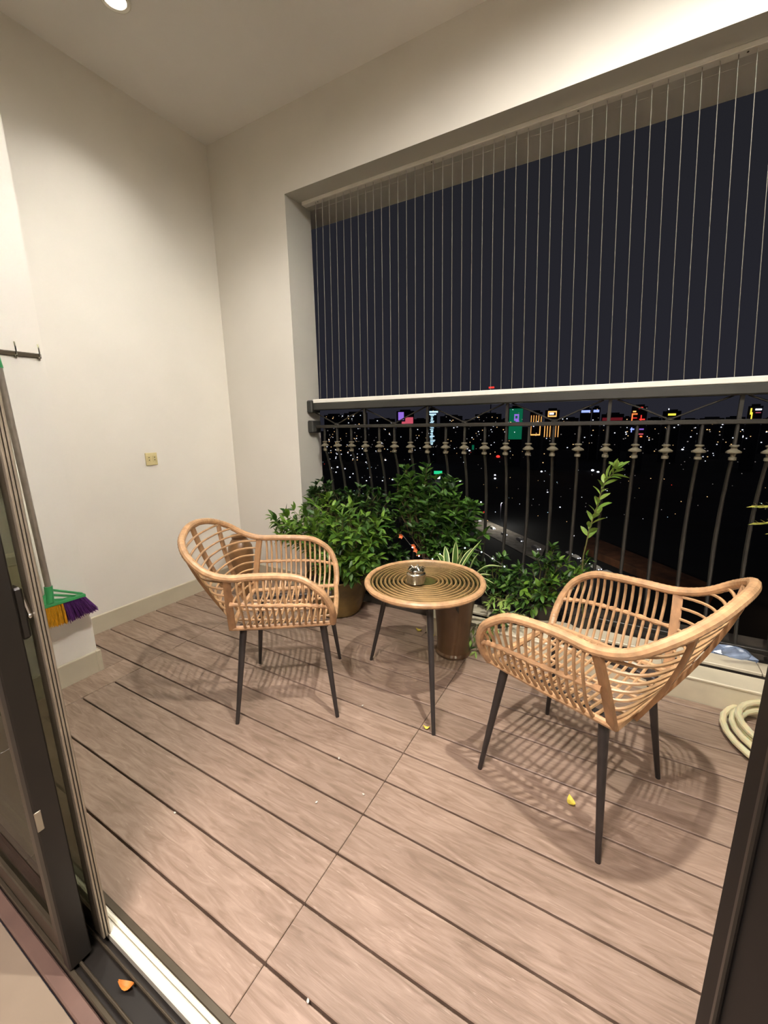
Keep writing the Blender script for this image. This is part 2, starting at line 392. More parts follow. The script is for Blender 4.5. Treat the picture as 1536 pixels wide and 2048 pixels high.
# room behind the sliding door
fi = struct(B(-3.2, 2.3, -3.0, .213, -.06, -.012).build('floor_inside', M['gap']), 'beige tiled floor inside the door')
for ix in range(-4, 3):
    for iy in range(-4, 0):
        x0, y0 = -.83 + ix * .6, .2125 - .6 - .6 * (-1 - iy)
        MB().box(x0 + .0012, x0 + .5988, y0 + .0012, y0 + .5988, -.012, 0, bev=.0012).build('tile', M['tile'], fi)
struct(MB().box(-2.2, .17, .214, .243, -.012, .006, bev=.003).build('trim_6', M['threshold']), 'brown stone threshold inside the sliding door')
struct(B(-3.2, 2.3, -3.0, .14, 2.7, 2.8).build('ceiling_inside', M['ceil']))
struct(B(-3.3, 2.4, -3.1, -3.0, 0, 2.8).build('wall_inside_back', M['wall']))
struct(B(-3.3, -3.2, -3.0, .14, 0, 2.8).build('wall_inside_left', M['wall'])); struct(B(2.3, 2.4, -3.0, .14, 0, 2.8).build('wall_inside_right', M['wall']))
al = bpy.data.lights.new('room_light', 'AREA'); al.shape = 'RECTANGLE'; al.size = .7; al.size_y = .5; al.energy = ROOM_W; al.color = ROOM_COL
ao = bpy.data.objects.new('room_light', al); col.objects.link(ao); ao.location = (-.40, -.40, 2.68)

# ------------------------------------------------------------------ sliding door
dr = bpy.data.objects.new('door_1', None); col.objects.link(dr); dr.location = (-.9, .28, 0); struct(dr, 'dark aluminium sliding door frame with outer track pale with painted lamp glint')
m = MB().box(-2.2, .17, .244, .378, -.02, .010)
m.build('sill_channel', M['door_dark'], dr)
for y0, y1, z in ((.244, .254, .020), (.264, .270, .024), (.310, .315, .022)): MB().box(-2.2, .17, y0, y1, .008, z, bev=.002).build('track_rib', M['door_mid'], dr)
MB().box(-2.2, .116, .327, .346, .008, .034, bev=.003).build('outer_track', M['track'], dr)
MB().box(-2.2, .116, .350, .360, .008, .026, bev=.003).build('outer_track', M['track'], dr)
MB().box(-2.2, .17, .364, .380, -.02, .012, bev=.002).build('sill_edge', M['door_mid'], dr)
jm = MB().box(.110, .20, .18, .378, .0, 2.45); jm.build('jamb', M['jamb'], dr)
MB().box(.106, .1105, .330, .338, .02, 2.4, bev=.0015).build('jamb_rib', M['door_dark'], dr)
MB().box(-2.2, -2.15, .18, .378, 0, 2.45).build('jamb', M['door_dark'], dr)
MB().box(-2.2, .17, .18, .378, 2.40, 2.46).build('head', M['door_dark'], dr)

def leafdoor(name, xr, y0, y1, label, inner):
    d = bpy.data.objects.new(name, None); col.objects.link(d); d.location = (xr, y0, .03); struct(d, label)
    yc = (y0 + y1) / 2; w = .078
    return d, yc, w
dA, yc, w = leafdoor('door_2', -1.0, .246, .292, 'near sliding leaf with wide black end stile', True)
MB().box(-1.032, -1.0, .246, .292, .022, 2.40, bev=.003).build('stile', M['door_dark'], dA)
MB().box(-1.070, -1.032, .250, .288, .022, 2.40, bev=.003).build('stile_face', M['door_mid'], dA)
MB().box(-2.14, -1.070, .252, .286, .022, .085, bev=.003).build('bottom_rail', M['door_mid'], dA)
MB().box(-2.14, -1.070, .252, .286, 2.32, 2.40, bev=.003).build('top_rail', M['door_mid'], dA)
MB().box(-2.14, -2.07, .250, .288, .022, 2.40, bev=.003).build('stile', M['door_dark'], dA)
MB().box(-2.07, -1.070, .262, .268, .085, 2.32).build('glass_pane', M['glass'], dA)
k = atx(78, 1640, -.998)
MB().box(-1.0005, -.9975, k.y - .006, k.y + .006, k.z - .028, k.z + .02, bev=.001).build('strike_plate', M['door_light'], dA)
k = atx(33, 1218, -1.03)
lk = MB().box(-1.035, -1.004, .291, .307, k.z - .06, k.z + .05, bev=.004).build('lock_case', M['door_dark'], dA)
MB().tube([(-1.02, .304, k.z + .040), (-1.012, .308, k.z + .02), (-1.006, .311, k.z - .012)], [.003, .004, .004], 8).sphere((-1.006, .311, k.z - .014), .006).build('lever', M['chrome'], lk)

dB, yc, w = leafdoor('door_3', -.988, .314, .331, 'outer sliding leaf with narrow ribbed bronze stile', False)
MB().box(-1.030, -.998, .314, .331, .036, 2.40, bev=.002).build('stile', M['door_mid'], dB)
for a, b in ((.314, .3185), (.3203, .3247), (.3265, .331)): MB().box(-.9985, -.988, a, b, .036, 2.40, bev=.001).build('stile_rib', M['door_light'], dB)
MB().box(-2.14, -1.030, .315, .330, .036, .095, bev=.003).build('bottom_rail', M['door_mid'], dB)
MB().box(-2.14, -1.030, .315, .330, 2.32, 2.40, bev=.003).build('top_rail', M['door_mid'], dB)
MB().box(-2.07, -1.030, .320, .326, .095, 2.32).build('glass_pane', M['glass'], dB)
MB().box(-2.14, -2.07, .314, .331, .036, 2.40, bev=.003).build('stile', M['door_mid'], dB)

# ------------------------------------------------------------------ ceiling lamps
for i, ((lx, ly), w, cone, blend, size) in enumerate(LAMPS):
    lb = ['recessed round ceiling downlight nearest the door jamb', 'recessed round ceiling downlight glowing near the left wall', 'recessed round ceiling downlight above the left chair'][i]
    t = thing('ceiling_downlight', (lx, ly, CEIL), lb, 'ceiling light', 'balcony downlights')
    MB().lathe([(.066, -.001), (.066, -.006), (.060, -.009), (.047, -.006), (.047, -.0005)], (lx, ly, CEIL), 28).build('trim_ring', M['white'], t)
    lens = MB().lathe([(.046, -.001), (.046, -.004), (.03, -.0055), (1e-6, -.006)], (lx, ly, CEIL), 24).build('lens', glow('lamp_lens', (255, 240, 214), 14), t)
    sd = bpy.data.lights.new('downlight_lamp', 'SPOT'); sd.energy = w; sd.color = SPOT_COL
    sd.spot_size = math.radians(cone); sd.spot_blend = blend
    sd.shadow_soft_size = size
    so = bpy.data.objects.new('downlight_lamp', sd); col.objects.link(so); so.parent = t; so.location = (0, 0, -.016)

# ------------------------------------------------------------------ railing and wire screen
YR = 2.5
rl = thing('balcony_railing', (-.7, YR, .06), 'dark wrought iron balcony railing with collared balusters', 'railing')
MB().box(OPL - .002, XR, YR - .035, YR + .035, 1.362, 1.412, bev=.006).build('top_rail', M['rail_top'], rl)
MB().box(OPL - .002, XR, YR - .016, YR + .016, 1.232, 1.254, bev=.003).build('lower_rail', M['iron'], rl)
MB().box(OPL - .002, XR, YR - .016, YR + .016, .125, .15, bev=.003).build('base_rail', M['iron'], rl)
for z in (1.388, 1.243):
    MB().box(OPL, OPL + .05, YR - .055, YR + .05, z - .045, z + .045, bev=.008).build('wall_bracket', M['rail_top'], rl)
bx = [-1.934, -1.818, -1.694, -1.575, -1.46, -1.342, -1.22, -1.098, -.972, -.848, -.72, -.593, -.464, -.332, -.202, -.067, .066, .198, .332, .463, .590]
while bx[-1] < 1.7: bx.append(bx[-1] + .129)
bal = MB()
def bal_path(z):
    t = max(0.0, min(1.0, (1.08 - z) / .93)); return .085 * math.sin(PI * t ** .85)
zs = [1.08 - .93 * i / 14 for i in range(15)]
bal.tube([(0, bal_path(z), z) for z in zs], [.0105 - .002 * abs(math.cos(PI * i / 14)) for i in range(15)], 6)
bal.tube([(0, 0, 1.07), (0, 0, 1.235)], .0085, 6)
bme = bal.mesh('baluster', M['iron'])
cl = MB().lathe([(.008, 1.062), (.016, 1.066), (.016, 1.078), (.010, 1.083), (.012, 1.096), (.030, 1.099), (.031, 1.105), (.024, 1.110), (.012, 1.118), (.012, 1.126), (.019, 1.129), (.019, 1.134), (.009, 1.137)], n=14)
cme = cl.mesh('collar', mat('collar_iron', (112, 106, 88), .5, metal=.2, var=.08, scale=20))
for i, X in enumerate(bx):
    o = bpy.data.objects.new('baluster', bme); col.objects.link(o); o.parent = rl; o.location = Vector((X, YR, 0)) - Vector(rl.location)
    c = bpy.data.objects.new('collar', cme); col.objects.link(c); c.parent = o
    if i % 4 == 3: MB().box(X - .008, X + .008, YR - .008, YR + .008, 1.254, 1.362).build('upright', M['iron'], rl)
    if i % 4 == 1:
        MB().lathe([(.018, 1.254), (.018, 1.262), (.008, 1.268)], (X, YR, 0), 12).build('boss', M['iron'], rl)
        for s in (-1, 1):
            MB().tube([(X, YR, 1.258), (X + s * .03, YR, 1.270), (X + s * .12, YR, 1.312), (X + s * .2, YR, 1.346), (X + s * .235, YR, 1.362)], .0045, 6).build('brace', M['iron'], rl)

sc_ = thing('safety_wire_screen', (-.7, YR, 1.412), 'fine vertical safety wires strung between two white bars', 'wire screen')
MB().box(OPL + .045, XR, YR - .034, YR - .002, 1.412, 1.440, bev=.003).build('bottom_bar', M['white_alu'], sc_)
MB().box(OPL + .03, XR, YR - .03, YR + .015, SOF - .022, SOF, bev=.003).build('top_bar', M['white_alu'], sc_)
wx = [-1.945 + .0585 * i + .000055 * i * i for i in range(70)]
for i, X in enumerate(wx):
    if X > XR - .2: break
    zt = SOF - .02; xt = X - (.046 * X + .06) * 1.12 if X > -3 else X
    MB().tube([(X, YR - .015, 1.438), (xt, YR - .015, zt)], .0016, 5).build('wire', M['wire'], sc_, sharp=None)
for X in (-1.93, -1.26, -.62, .0, .27, .75):
    MB().lathe([(.004, 0), (.004, .002), (.002, .003)], (X, YR - .018, 1.440), 8).build('screw', M['hole'], sc_)
for p in ((634, 402), (862, 315), (1157, 208), (1498, 95)):
    q = at(p[0], p[1], YR - .02); MB().lathe([(.002, -.003), (.004, -.002), (.004, 0)], (q.x, YR - .012, SOF - .022), 8).build('screw', M['hole'], sc_)

# ------------------------------------------------------------------ rattan chairs
def make_chair():
    root = thing('rattan_chair', (0, 0, 0), 'rattan tub armchair on the left, facing the round table', 'chair', 'rattan armchairs')
    half = [(.212, .205, .440), (.216, .238, .490), (.206, .268, .552), (.172, .287, .616), (.100, .284, .668), (.02, .281, .682), (-.08, .283, .686), (-.175, .292, .687), (-.255, .290, .712), (-.325, .262, .764), (-.374, .185, .806), (-.395, .085, .828)]
    full = half + [(-.401, 0, .834)] + [(x, -y, z) for x, y, z in half[::-1]]
    rail = bez(full, 16)
    rad = [.0145 + .0009 * (i % 3 == 0) for i in range(len(rail))]
    MB().tube(rail, rad, 10).build('arm_rail', M['rattan_wrap'], root)
    # rail lookup
    def rail_side(x):            # (y, z) of the arm rail above x on the left side
        best = min((p for p in rail if p.y > 0 and p.z > .55), key=lambda p: abs(p.x - x)); return best.y, best.z
    i0 = min(range(len(rail)), key=lambda k: (rail[k] - Vector((-.178, .292, .687))).length)
    arc = rail[i0:len(rail) // 2 + 1][::-1]                  # middle of the back to the left corner
    cum = [0.0]
    for p, q in zip(arc[:-1], arc[1:]): cum.append(cum[-1] + (q - p).length)
    def top(u):                  # point of the back rail, u in -1..1 along its length
        d = min(1.0, abs(u)) * cum[-1]
        k = next((i for i in range(len(cum) - 1) if cum[i + 1] >= d - 1e-9), len(cum) - 2)
        t = (d - cum[k]) / max(1e-9, cum[k + 1] - cum[k]); p = arc[k] + (arc[k + 1] - arc[k]) * t
        return Vector((p.x, math.copysign(p.y, u) if u else 0.0, p.z))
    def surf(u, z):
        tp = top(u); bt = Vector((-.205 - .012 * (1 - u * u), .200 * u, .432)); v = min(1.0, max(0.0, (z - bt.z) / (tp.z - bt.z)))
        p = bt + (tp - bt) * v; b = .008 * math.sin(PI * v) * (1 - u * u * .7)
        return p + Vector((-b, 0, -b * .4))
    # seat frame
    for s in (1, -1):
        MB().tube([(.212, s * .205, .438), (0, s * .204, .434), (-.208, s * .2, .432)], [.0105 + .001 * (k % 2) for k in range(3)], 8).build('seat_side', M['rattan_wrap'], root)
    MB().tube([(.212, -.205, .440), (.218, -.1, .432), (.219, 0, .430), (.218, .1, .432), (.212, .205, .440)], .0125, 8).build('seat_front', M['rattan_wrap'], root)
    MB().tube([(-.208, -.2, .432), (-.22, 0, .430), (-.208, .2, .432)], .0115, 8).build('seat_rear', M['rattan_wrap'], root)
    # hoop canes: arm, seat, other arm in one run
    n = 14
    for i in range(n):
        x = -.145 + .325 * i / (n - 1)
        yr, zr = rail_side(x)
        ym, zm = .270 - .008 * (x > .1), .558
        sag = .012
        if zr < .60: mid = [(x, yr, zr), (x, (yr + .255) / 2 + .004, (zr + .5) / 2)]
        else: mid = [(x, yr, zr), (x, yr + .002, (zr + zm) / 2 + .01), (x, ym, zm)]
        half_c = mid + [(x, .247, .498), (x - .004, .222, .456), (x - .006, .198, .436)]
        path = half_c + [(x - .006, .10, .428 - sag * .7), (x - .006, 0, .428 - sag)] + [(a, -b, c) for a, b, c in (half_c + [(x - .006, .10, .428 - sag * .7)])[::-1]]
        MB().tube(bez(path, 3), .0052, 6).build('cane', M['rattan'], root)
    for i in range(3):           # seat stays running front to back
        y = (-.1, 0, .1)[i]
        MB().tube([(.215, y, .422), (0, y, .408), (-.212, y, .422)], .006, 6).build('seat_stay', M['rattan'], root)
    # mid rails of the sides, with a binding
    for s in (1, -1):
        p = bez([(.203, s * .262, .537), (.12, s * .272, .552), (-.02, s * .276, .560), (-.186, s * .262, .566)], 16)
        MB().tube(p, [.0085 + .0022 * math.sin(k * 1.35) for k in range(len(p))], 8).build('mid_rail', M['rattan_wrap'], root)
    # corner posts and back straps
    for s in (1, -1):
        pp = [surf(s * 1.0, .430 + .252 * k / 6) for k in range(7)]
        pp = [p + Vector((.002, s * .004, 0)) for p in pp]
        MB().strap(pp, (1, s * -.35, 0), .029, .012).build('corner_post', M['rattan_flat'], root)
    for u in (-.5, 0, .5):
        zt = top(u).z
        MB().strap([surf(u, .430 + (zt - .430) * k / 8) + Vector((-.015, 0, -.004)) * (1 - (k / 8) ** 4) for k in range(9)], (0, 1, 0), .032, .011).build('back_strap', M['rattan_flat'], root)
    # back canes, level hoops across the back
    nb = 11
    for i in range(nb):
        z = .468 + .034 * i
        us = [k / 14 * .985 for k in range(-14, 15)]
        if z > .68:
            us = [u for u in us if top(u).z > z - .002]
            if len(us) < 4: continue
        q = [surf(u, z) + Vector((-.004 - .003 * math.cos(u * PI * 2), 0, .012 * (1 - u * u))) for u in us]
        MB().tube(q, .0050, 6).build('back_cane', M['rattan'], root)
    # legs and under frame
    MB().box(-.19, .19, -.175, -.145, .404, .424, bev=.003).box(-.19, .19, .145, .175, .404, .424, bev=.003).build('under_frame', M['leg'], root)
    for sx_ in (1, -1):
        for s in (1, -1):
            MB().tube([(sx_ * .166, s * .172, .426), (sx_ * .172, s * .178, .38), (sx_ * .215, s * .230, .0)], [.0150, .0150, .0080], 12).build('leg', M['leg'], root)
    return root
chair = make_chair()
chair.location = (-1.282, 1.330, 0); chair.rotation_euler = (0, 0, math.radians(34.2))
c2 = chair.copy(); col.objects.link(c2); c2['label'] = 'rattan tub armchair on the right, nearest the hose coil'
for ch in list(chair.children):
    d = ch.copy(); col.objects.link(d); d.parent = c2
c2.location = (-.060, 1.423, 0); c2.rotation_euler = (0, 0, math.radians(158))

# ------------------------------------------------------------------ round table and ashtray
TX, TY, TZ, TR = -.745, 1.675, .530, .282
tb = thing('round_table', (TX, TY, 0), 'round rattan side table with glass top and dark splayed legs', 'table')
ring = [(TX + (TR - .012) * math.cos(2 * PI * k / 72), TY + (TR - .012) * math.sin(2 * PI * k / 72), TZ) for k in range(72)]
MB().tube(ring, [.0140 + .0006 * (k % 2) for k in range(72)], 10, closed=True).build('rim', M['rattan_wrap'], tb)
nr = 10
for i in range(nr):
    r = .066 + (.246 - .066) * i / (nr - 1)
    MB().tube([(TX + r * math.cos(2 * PI * k / 48), TY + r * math.sin(2 * PI * k / 48), TZ - .001) for k in range(48)], .0064, 6, closed=True).build('ring', M['rattan'], tb)
for i in range(8):
    a = 2 * PI * i / 8 + .17
    MB().tube([(TX + .05 * math.cos(a), TY + .05 * math.sin(a), TZ - .008), (TX + .265 * math.cos(a), TY + .265 * math.sin(a), TZ - .008)], .0055, 6).build('spoke', M['rattan'], tb)
MB().lathe([(.052, -.009), (.054, -.004), (.052, 0), (1e-6, 0)], (TX, TY, TZ), 24).build('centre_disc', mat('woven_centre', (112, 104, 62), .6, var=.1, scale=60), tb)
MB().lathe([(.254, .0045), (.256, .0055), (.256, .0095), (.254, .0105)], (TX, TY, TZ), 64).build('glass_top', M['table_glass'], tb)
MB().tube([(TX + .20 * math.cos(2 * PI * k / 40), TY + .20 * math.sin(2 * PI * k / 40), TZ - .021) for k in range(40)], .007, 6, closed=True).build('under_ring', M['leg'], tb)
for fx, fy in ((-1.076, 1.712), (-.562, 1.364), (-.640, 2.000)):
    d = Vector((fx - TX, fy - TY, 0)); h = d.normalized() * .20
    MB().tube([(TX + h.x, TY + h.y, TZ - .016), (TX + h.x * 1.04, TY + h.y * 1.04, TZ - .05), (fx, fy, 0)], [.0150, .0150, .0080], 12).build('leg', M['leg'], tb)

AX, AY, AZ = -.762, 1.618, TZ + .0106
ash = thing('ashtray', (AX, AY, AZ), 'small polished steel jar ashtray on the glass table top', 'ashtray')
MB().lathe([(.036, 0), (.043, .004), (.044, .012), (.0445, .040), (.0435, .046), (.038, .050), (.036, .053)], (AX, AY, AZ), 28).build('body', M['steel'], ash)
ld = MB().lathe([(.037, .052), (.0385, .055), (.0385, .063), (.036, .067), (.030, .068), (.026, .062), (.010, .060), (1e-6, .060)], (AX, AY, AZ), 28).build('lid', M['steel'], ash)
for k in range(5):
    a = 2 * PI * k / 5 + .5; cx_, cy_ = AX + .030 * math.cos(a), AY + .030 * math.sin(a)
    MB().tube([(cx_ + .010 * math.cos(a), cy_ + .010 * math.sin(a), AZ + .069), (cx_ - .004 * math.cos(a), cy_ - .004 * math.sin(a), AZ + .076), (cx_ - .014 * math.cos(a), cy_ - .014 * math.sin(a), AZ + .067)], .004, 6).build('rest', M['steel'], ld)
MB().sphere((AX + .006, AY + .004, AZ + .067), .009).build('knob', M['steel'], ld)

# ------------------------------------------------------------------ wall fittings, broom, panel
s0 = atx(302, 918, XW)
sk = thing('wall_socket', (XW, s0.y, s0.z), 'yellowed double socket plate on the left wall', 'socket')
MB().box(XW - .001, XW + .010, s0.y - .040, s0.y + .040, s0.z - .042, s0.z + .042, bev=.003).build('plate', M['socket'], sk)
for dy in (-.019, .019):
    ins = MB().box(XW + .0095, XW + .0115, s0.y + dy - .014, s0.y + dy + .014, s0.z - .018, s0.z + .022, bev=.001).build('outlet', mat('outlet_face', (206, 192, 140), .4, var=.02), sk)
    for dz in (-.006, .011): MB().box(XW + .0112, XW + .0122, s0.y + dy - .003, s0.y + dy + .003, s0.z + dz - .003, s0.z + dz + .003).build('hole', M['hole'], ins)

hk = thing('hook_rail', (PX, .84, 1.577), 'grey coat hook rail screwed to the pier above the broom', 'hook rail')
MB().box(PX, PX + .006, .50, .938, 1.566, 1.588, bev=.003).build('back_plate', M['door_mid'], hk)
for y in (.838, .921, .755, .672, .589):
    MB().tube(bez([(PX + .006, y, 1.572), (PX + .018, y, 1.566), (PX + .030, y, 1.572), (PX + .033, y, 1.600), (PX + .030, y, 1.622)], 5), .0032, 6).tube(bez([(PX + .006, y, 1.570), (PX + .014, y, 1.556), (PX + .024, y, 1.556), (PX + .028, y, 1.566)], 5), .003, 6).sphere((PX + .028, y, 1.567), .0045, 8, 5).build('hook', M['chrome'], hk)

br = thing('broom', (-2.25, .78, .38), 'green headed broom with yellow and purple bristles hung on the pier', 'broom')
XB = -2.215
def bp(px, py, dx=0): return atx(px, py, XB + dx)
p_top, p_sock = bp(-6, 720), bp(97, 1176)
MB().tube([p_top, p_sock], .0125, 12).build('handle', M['handle'], br)
MB().tube([p_top + (p_top - p_sock).normalized() * .035, p_top - (p_top - p_sock).normalized() * .03], [.010, .0150], 12).build('end_cap', M['green'], br)
a0, a1, b0, b1 = bp(79, 1216), bp(168, 1189), bp(90, 1171), bp(102, 1171)
hd = MB()
dn = (a0 - a1).normalized()
hd.tube([p_sock + (p_top - p_sock).normalized() * .008, bp(100, 1205)], .0165, 12)
head = hd.build('head', M['green'], br)
bar = MB().strap([a0, (a0 + a1) / 2, a1], (1, 0, 0), .034, .012).build('head_bar', M['green'], head)
for q in ((104, 1180, 164, 1187), (104, 1190, 150, 1192), (104, 1200, 130, 1199), (95, 1180, 82, 1212)):
    MB().tube([bp(q[0], q[1]), bp(q[2], q[3])], .0055, 6).build('rib', M['green'], head)
web = MB(); w0 = [bp(100, 1182), bp(100, 1208), bp(80, 1214), bp(82, 1196)]
web.add([p + Vector((.004, 0, 0)) for p in w0] + [p - Vector((.004, 0, 0)) for p in w0], [(0, 1, 2, 3), (7, 6, 5, 4), (0, 4, 5, 1), (1, 5, 6, 2), (2, 6, 7, 3), (3, 7, 4, 0)]).build('web', M['green'], head)
def bristles(name, m, t0, t1, e0, e1, n, rng):
    mb = MB()
    for i in range(n):
        t = rng.random(); dx = rng.uniform(-.015, .015)
        p = a0 + (a1 - a0) * (t0 + (t1 - t0) * t) + Vector((dx, 0, -.004)); e = e0 + (e1 - e0) * t + Vector((dx * 1.8, rng.uniform(-.004, .004), rng.uniform(-.008, .008)))
        mb.tube([p, p + (e - p) * .5 + Vector((dx * .2, 0, 0)), e], [.0016, .0015, .0012], 3, caps=False)
    o = mb.build(name, m, br); o['kind'] = 'stuff'; return o
rb = random.Random(5)
mid = .47
bristles('yellow_bristle', M['yellow'], .02, mid, bp(86, 1256), bp(130, 1243), 420, rb)
bristles('purple_bristle', M['purple'], mid, .98, bp(134, 1243), bp(193, 1216), 420, rb)

pn = thing('wall_cabinet', (PX, .60, .50), 'shallow cream box with a lid low on the pier behind the broom', 'cabinet')
MB().box(PX - .001, PX + .075, .45, .735, .50, .685, bev=.004).build('body', M['cream'], pn)
MB().box(PX - .001, PX + .085, .44, .742, .685, .725, bev=.005).build('lid', M['base'], pn)

# ------------------------------------------------------------------ hose, leaves, bag
hs = MB(); hp = []
cxh, cyh = .80, 1.92
loops = [(.355, .30, .018, .0), (.31, .25, .030, .08), (.30, .235, .052, -.05), (.275, .215, .020, .1), (.29, .225, .075, .2)]
for li, (ra, rb_, z, ph) in enumerate(loops):
    for k in range(30):
        a = .2 + 2 * PI * k / 30
        t = k / 30; nx = loops[(li + 1) % len(loops)] if li < len(loops) - 1 else loops[li]
        A = ra + (nx[0] - ra) * t; Bq = rb_ + (nx[1] - rb_) * t; zz = z + (nx[2] - z) * t
        x_, y_ = A * math.cos(a), Bq * math.sin(a); c, s = math.cos(.35), math.sin(.35)
        hp.append((cxh + x_ * c + y_ * s, cyh - x_ * s + y_ * c, zz))
hs.tube(hp, .0125, 10)
hoseo = tag(hs.build('garden_hose', M['hose']), 'coil of clear plastic hose on the deck by the curb', 'hose')

def flat_leaf(name, p, L, W, ang, m, label, cat, curl=.012, tilt=0.0):
    mb = MB(); n = 6; vs = []; fs = []
    for i in range(n + 1):
        t = i / n; w = W * math.sin(PI * min(1, t * .96 + .04)) ** .8 / 2
        x = (t - .5) * L; z = curl * (4 * (t - .5) ** 2) + .001
        for s in (-1, 0, 1): vs.append((x, s * w, z + (.004 if s else 0)))
    for i in range(n):
        for k in (0, 1): fs.append((i * 3 + k, i * 3 + k + 1, (i + 1) * 3 + k + 1, (i + 1) * 3 + k))
    N = len(vs); vs += [(a, b, c + .0008) for a, b, c in vs]; fs = [f[::-1] for f in fs] + [tuple(i + N for i in f) for f in fs]
    mb.add(vs, fs); o = mb.build(name, m); o.location = p; o.rotation_euler = (tilt, 0, ang); return tag(o, label, cat, 'fallen leaves')
flat_leaf('fallen_leaf', atz(1142, 1607), .040, .026, 2.0, M['leaf_dry'], 'yellow fallen leaf on the deck under the right chair', 'leaf')
flat_leaf('fallen_leaf', atz(853, 1458), .028, .016, .3, M['leaf_dry'], 'pale fallen leaf beside the near table leg', 'leaf')
flat_leaf('fallen_leaf', atz(838, 1262), .040, .024, .1, M['leaf_dry'], 'yellow fallen leaf under the table at the curb', 'leaf')
flat_leaf('fallen_leaf', atz(864, 1275), .038, .018, 1.0, M['leaf_dry'], 'yellow fallen leaf against the tall brown vase', 'leaf')
flat_leaf('fallen_leaf', atz(255, 1976, .011) + Vector((0, 0, .001)), .040, .017, .4, M['leaf_orange'], 'curled orange leaf lying in the door track', 'leaf', .014)
for i, (px, py) in enumerate(((727, 1591), (725, 1413), (678, 1519), (350, 1628), (633, 1607), (616, 1961 + 45))):
    flat_leaf('fallen_petal', atz(px, py), .010, .006, i * 1.1, M['white'], ['white petal on the open deck, biggest by the middle joint', 'white petal in the deck groove below the table', 'tiny white petal between the chairs on the deck', 'white speck of petal near the door on the deck', 'white petal speck left of the middle joint', 'white petal nearest the door track at the front'][i], 'petal', .002)

pbq = at(1470, 1292, 2.44)
rg = random.Random(3); bg_ = MB(); prof = []
n1, n2 = 14, 9; vs = []
for i in range(n2 + 1):
    for k in range(n1):
        th = PI * i / n2; ph = 2 * PI * k / n1; q = 1 + rg.uniform(-.22, .22)
        vs.append((pbq.x + .085 * q * math.sin(th) * math.cos(ph), 2.44 + .035 * q * math.sin(th) * math.sin(ph), .062 + .045 * (1 - math.cos(th)) * (.9 + .2 * q)))
fs = [(i * n1 + k, i * n1 + (k + 1) % n1, (i + 1) * n1 + (k + 1) % n1, (i + 1) * n1 + k) for i in range(n2) for k in range(n1)]
tag(bg_.add(vs, fs).build('plastic_bag', M['bag'], sharp=None), 'crumpled bluish plastic bag on the outer slab under the railing', 'plastic bag')

# ------------------------------------------------------------------ pots and plants
def leaf_mesh(name, L, W, fold, curl, m, tipn=1.0, n=5):
    vs = []; fs = []
    for i in range(n + 1):
        t = i / n; w = W / 2 * (math.sin(PI * t ** tipn)) ** .75 if 0 < t < 1 else .0006
        x = L * (t - curl * t * t * .25); z = -curl * L * t * t
        vs += [(x, -w, z + fold * w), (x, 0, z), (x, w, z + fold * w)]
    for i in range(n):
        for k in (0, 1): fs.append((i * 3 + k, (i + 1) * 3 + k, (i + 1) * 3 + k + 1, i * 3 + k + 1))
    mb = MB().add(vs, fs); return mb.mesh(name, m, sharp=None)
def leaf_matrix(p, d, rng, up=None):
    d = d.normalized(); u = up or Vector((rng.uniform(-.5, .5), rng.uniform(-.5, .5), 1))
    y = u.cross(d)
    if y.length < 1e-4: y = Vector((0, 1, 0))
    y.normalize(); z = d.cross(y)
    s = rng.uniform(.75, 1.15)
    return Matrix(((d.x * s, y.x * s, z.x * s, p.x), (d.y * s, y.y * s, z.y * s, p.y), (d.z * s, y.z * s, z.z * s, p.z), (0, 0, 0, 1)))
def put_leaves(root, mats, meshes, rng, limit=290):
    rng.shuffle(mats)
    eye = Vector((0, 0, CAM_H)); mats.sort(key=lambda q: (q.translation - eye).length)
    off = wpos(root)
    for q in mats[:limit]:
        o = bpy.data.objects.new('leaf', rng.choice(meshes)); col.objects.link(o); o.parent = root
        q = q.copy(); q.translation -= off; o.matrix_local = q
    if len(mats) > limit:
        mb = MB()
        for q in mats[limit:]:
            me = rng.choice(meshes); k = len(mb.v)
            mb.v += [tuple(q @ v.co) for v in me.vertices]; mb.f += [tuple(i + k for i in p.vertices) for p in me.polygons]
        o = mb.build('foliage', meshes[0].materials[0], root, sharp=None); o['kind'] = 'stuff'
def twig(base, tip, rng, nl, mats, stems, spread=.9, r=.0022, whorl=5, droop=.0, start=.35):
    d = tip - base; side = Vector((rng.uniform(-1, 1), rng.uniform(-1, 1), rng.uniform(.1, .6))) * d.length * .12
    path = bez([base, base + d * .5 + side, tip], 5); stems.tube(path, [r * (1.5 - k / len(path)) for k in range(len(path))], 5)
    m = len(path)
    for i in range(nl):
        t = start + (1 - start) * i / max(1, nl); k = min(m - 2, int(t * (m - 1))); p = path[k] + (path[k + 1] - path[k]) * (t * (m - 1) - k)
        T = (path[k + 1] - path[k]).normalized(); a = i * 2.4 + rng.uniform(-.4, .4)
        o = T.orthogonal().normalized(); o2 = T.cross(o); n = o * math.cos(a) + o2 * math.sin(a)
        mats.append(leaf_matrix(p, T * .55 + n * spread + Vector((0, 0, .15 - droop)), rng))
    T = (path[-1] - path[-2]).normalized(); o = T.orthogonal().normalized(); o2 = T.cross(o)
    for i in range(whorl):
        a = 2 * PI * i / max(1, whorl) + rng.uniform(-.3, .3); mats.append(leaf_matrix(path[-1], T * .8 + (o * math.cos(a) + o2 * math.sin(a)) * .8 + Vector((0, 0, .1 - droop)), rng))

def pot(root, c, prof, m, soil_z, soil_r, name='pot'):
    p = MB().lathe(prof, c, 36).build(name, m, root)
    MB().lathe([(soil_r, soil_z - .01), (soil_r, soil_z), (1e-6, soil_z + .008)], c, 20).build('soil', M['soil'], root)
    return p

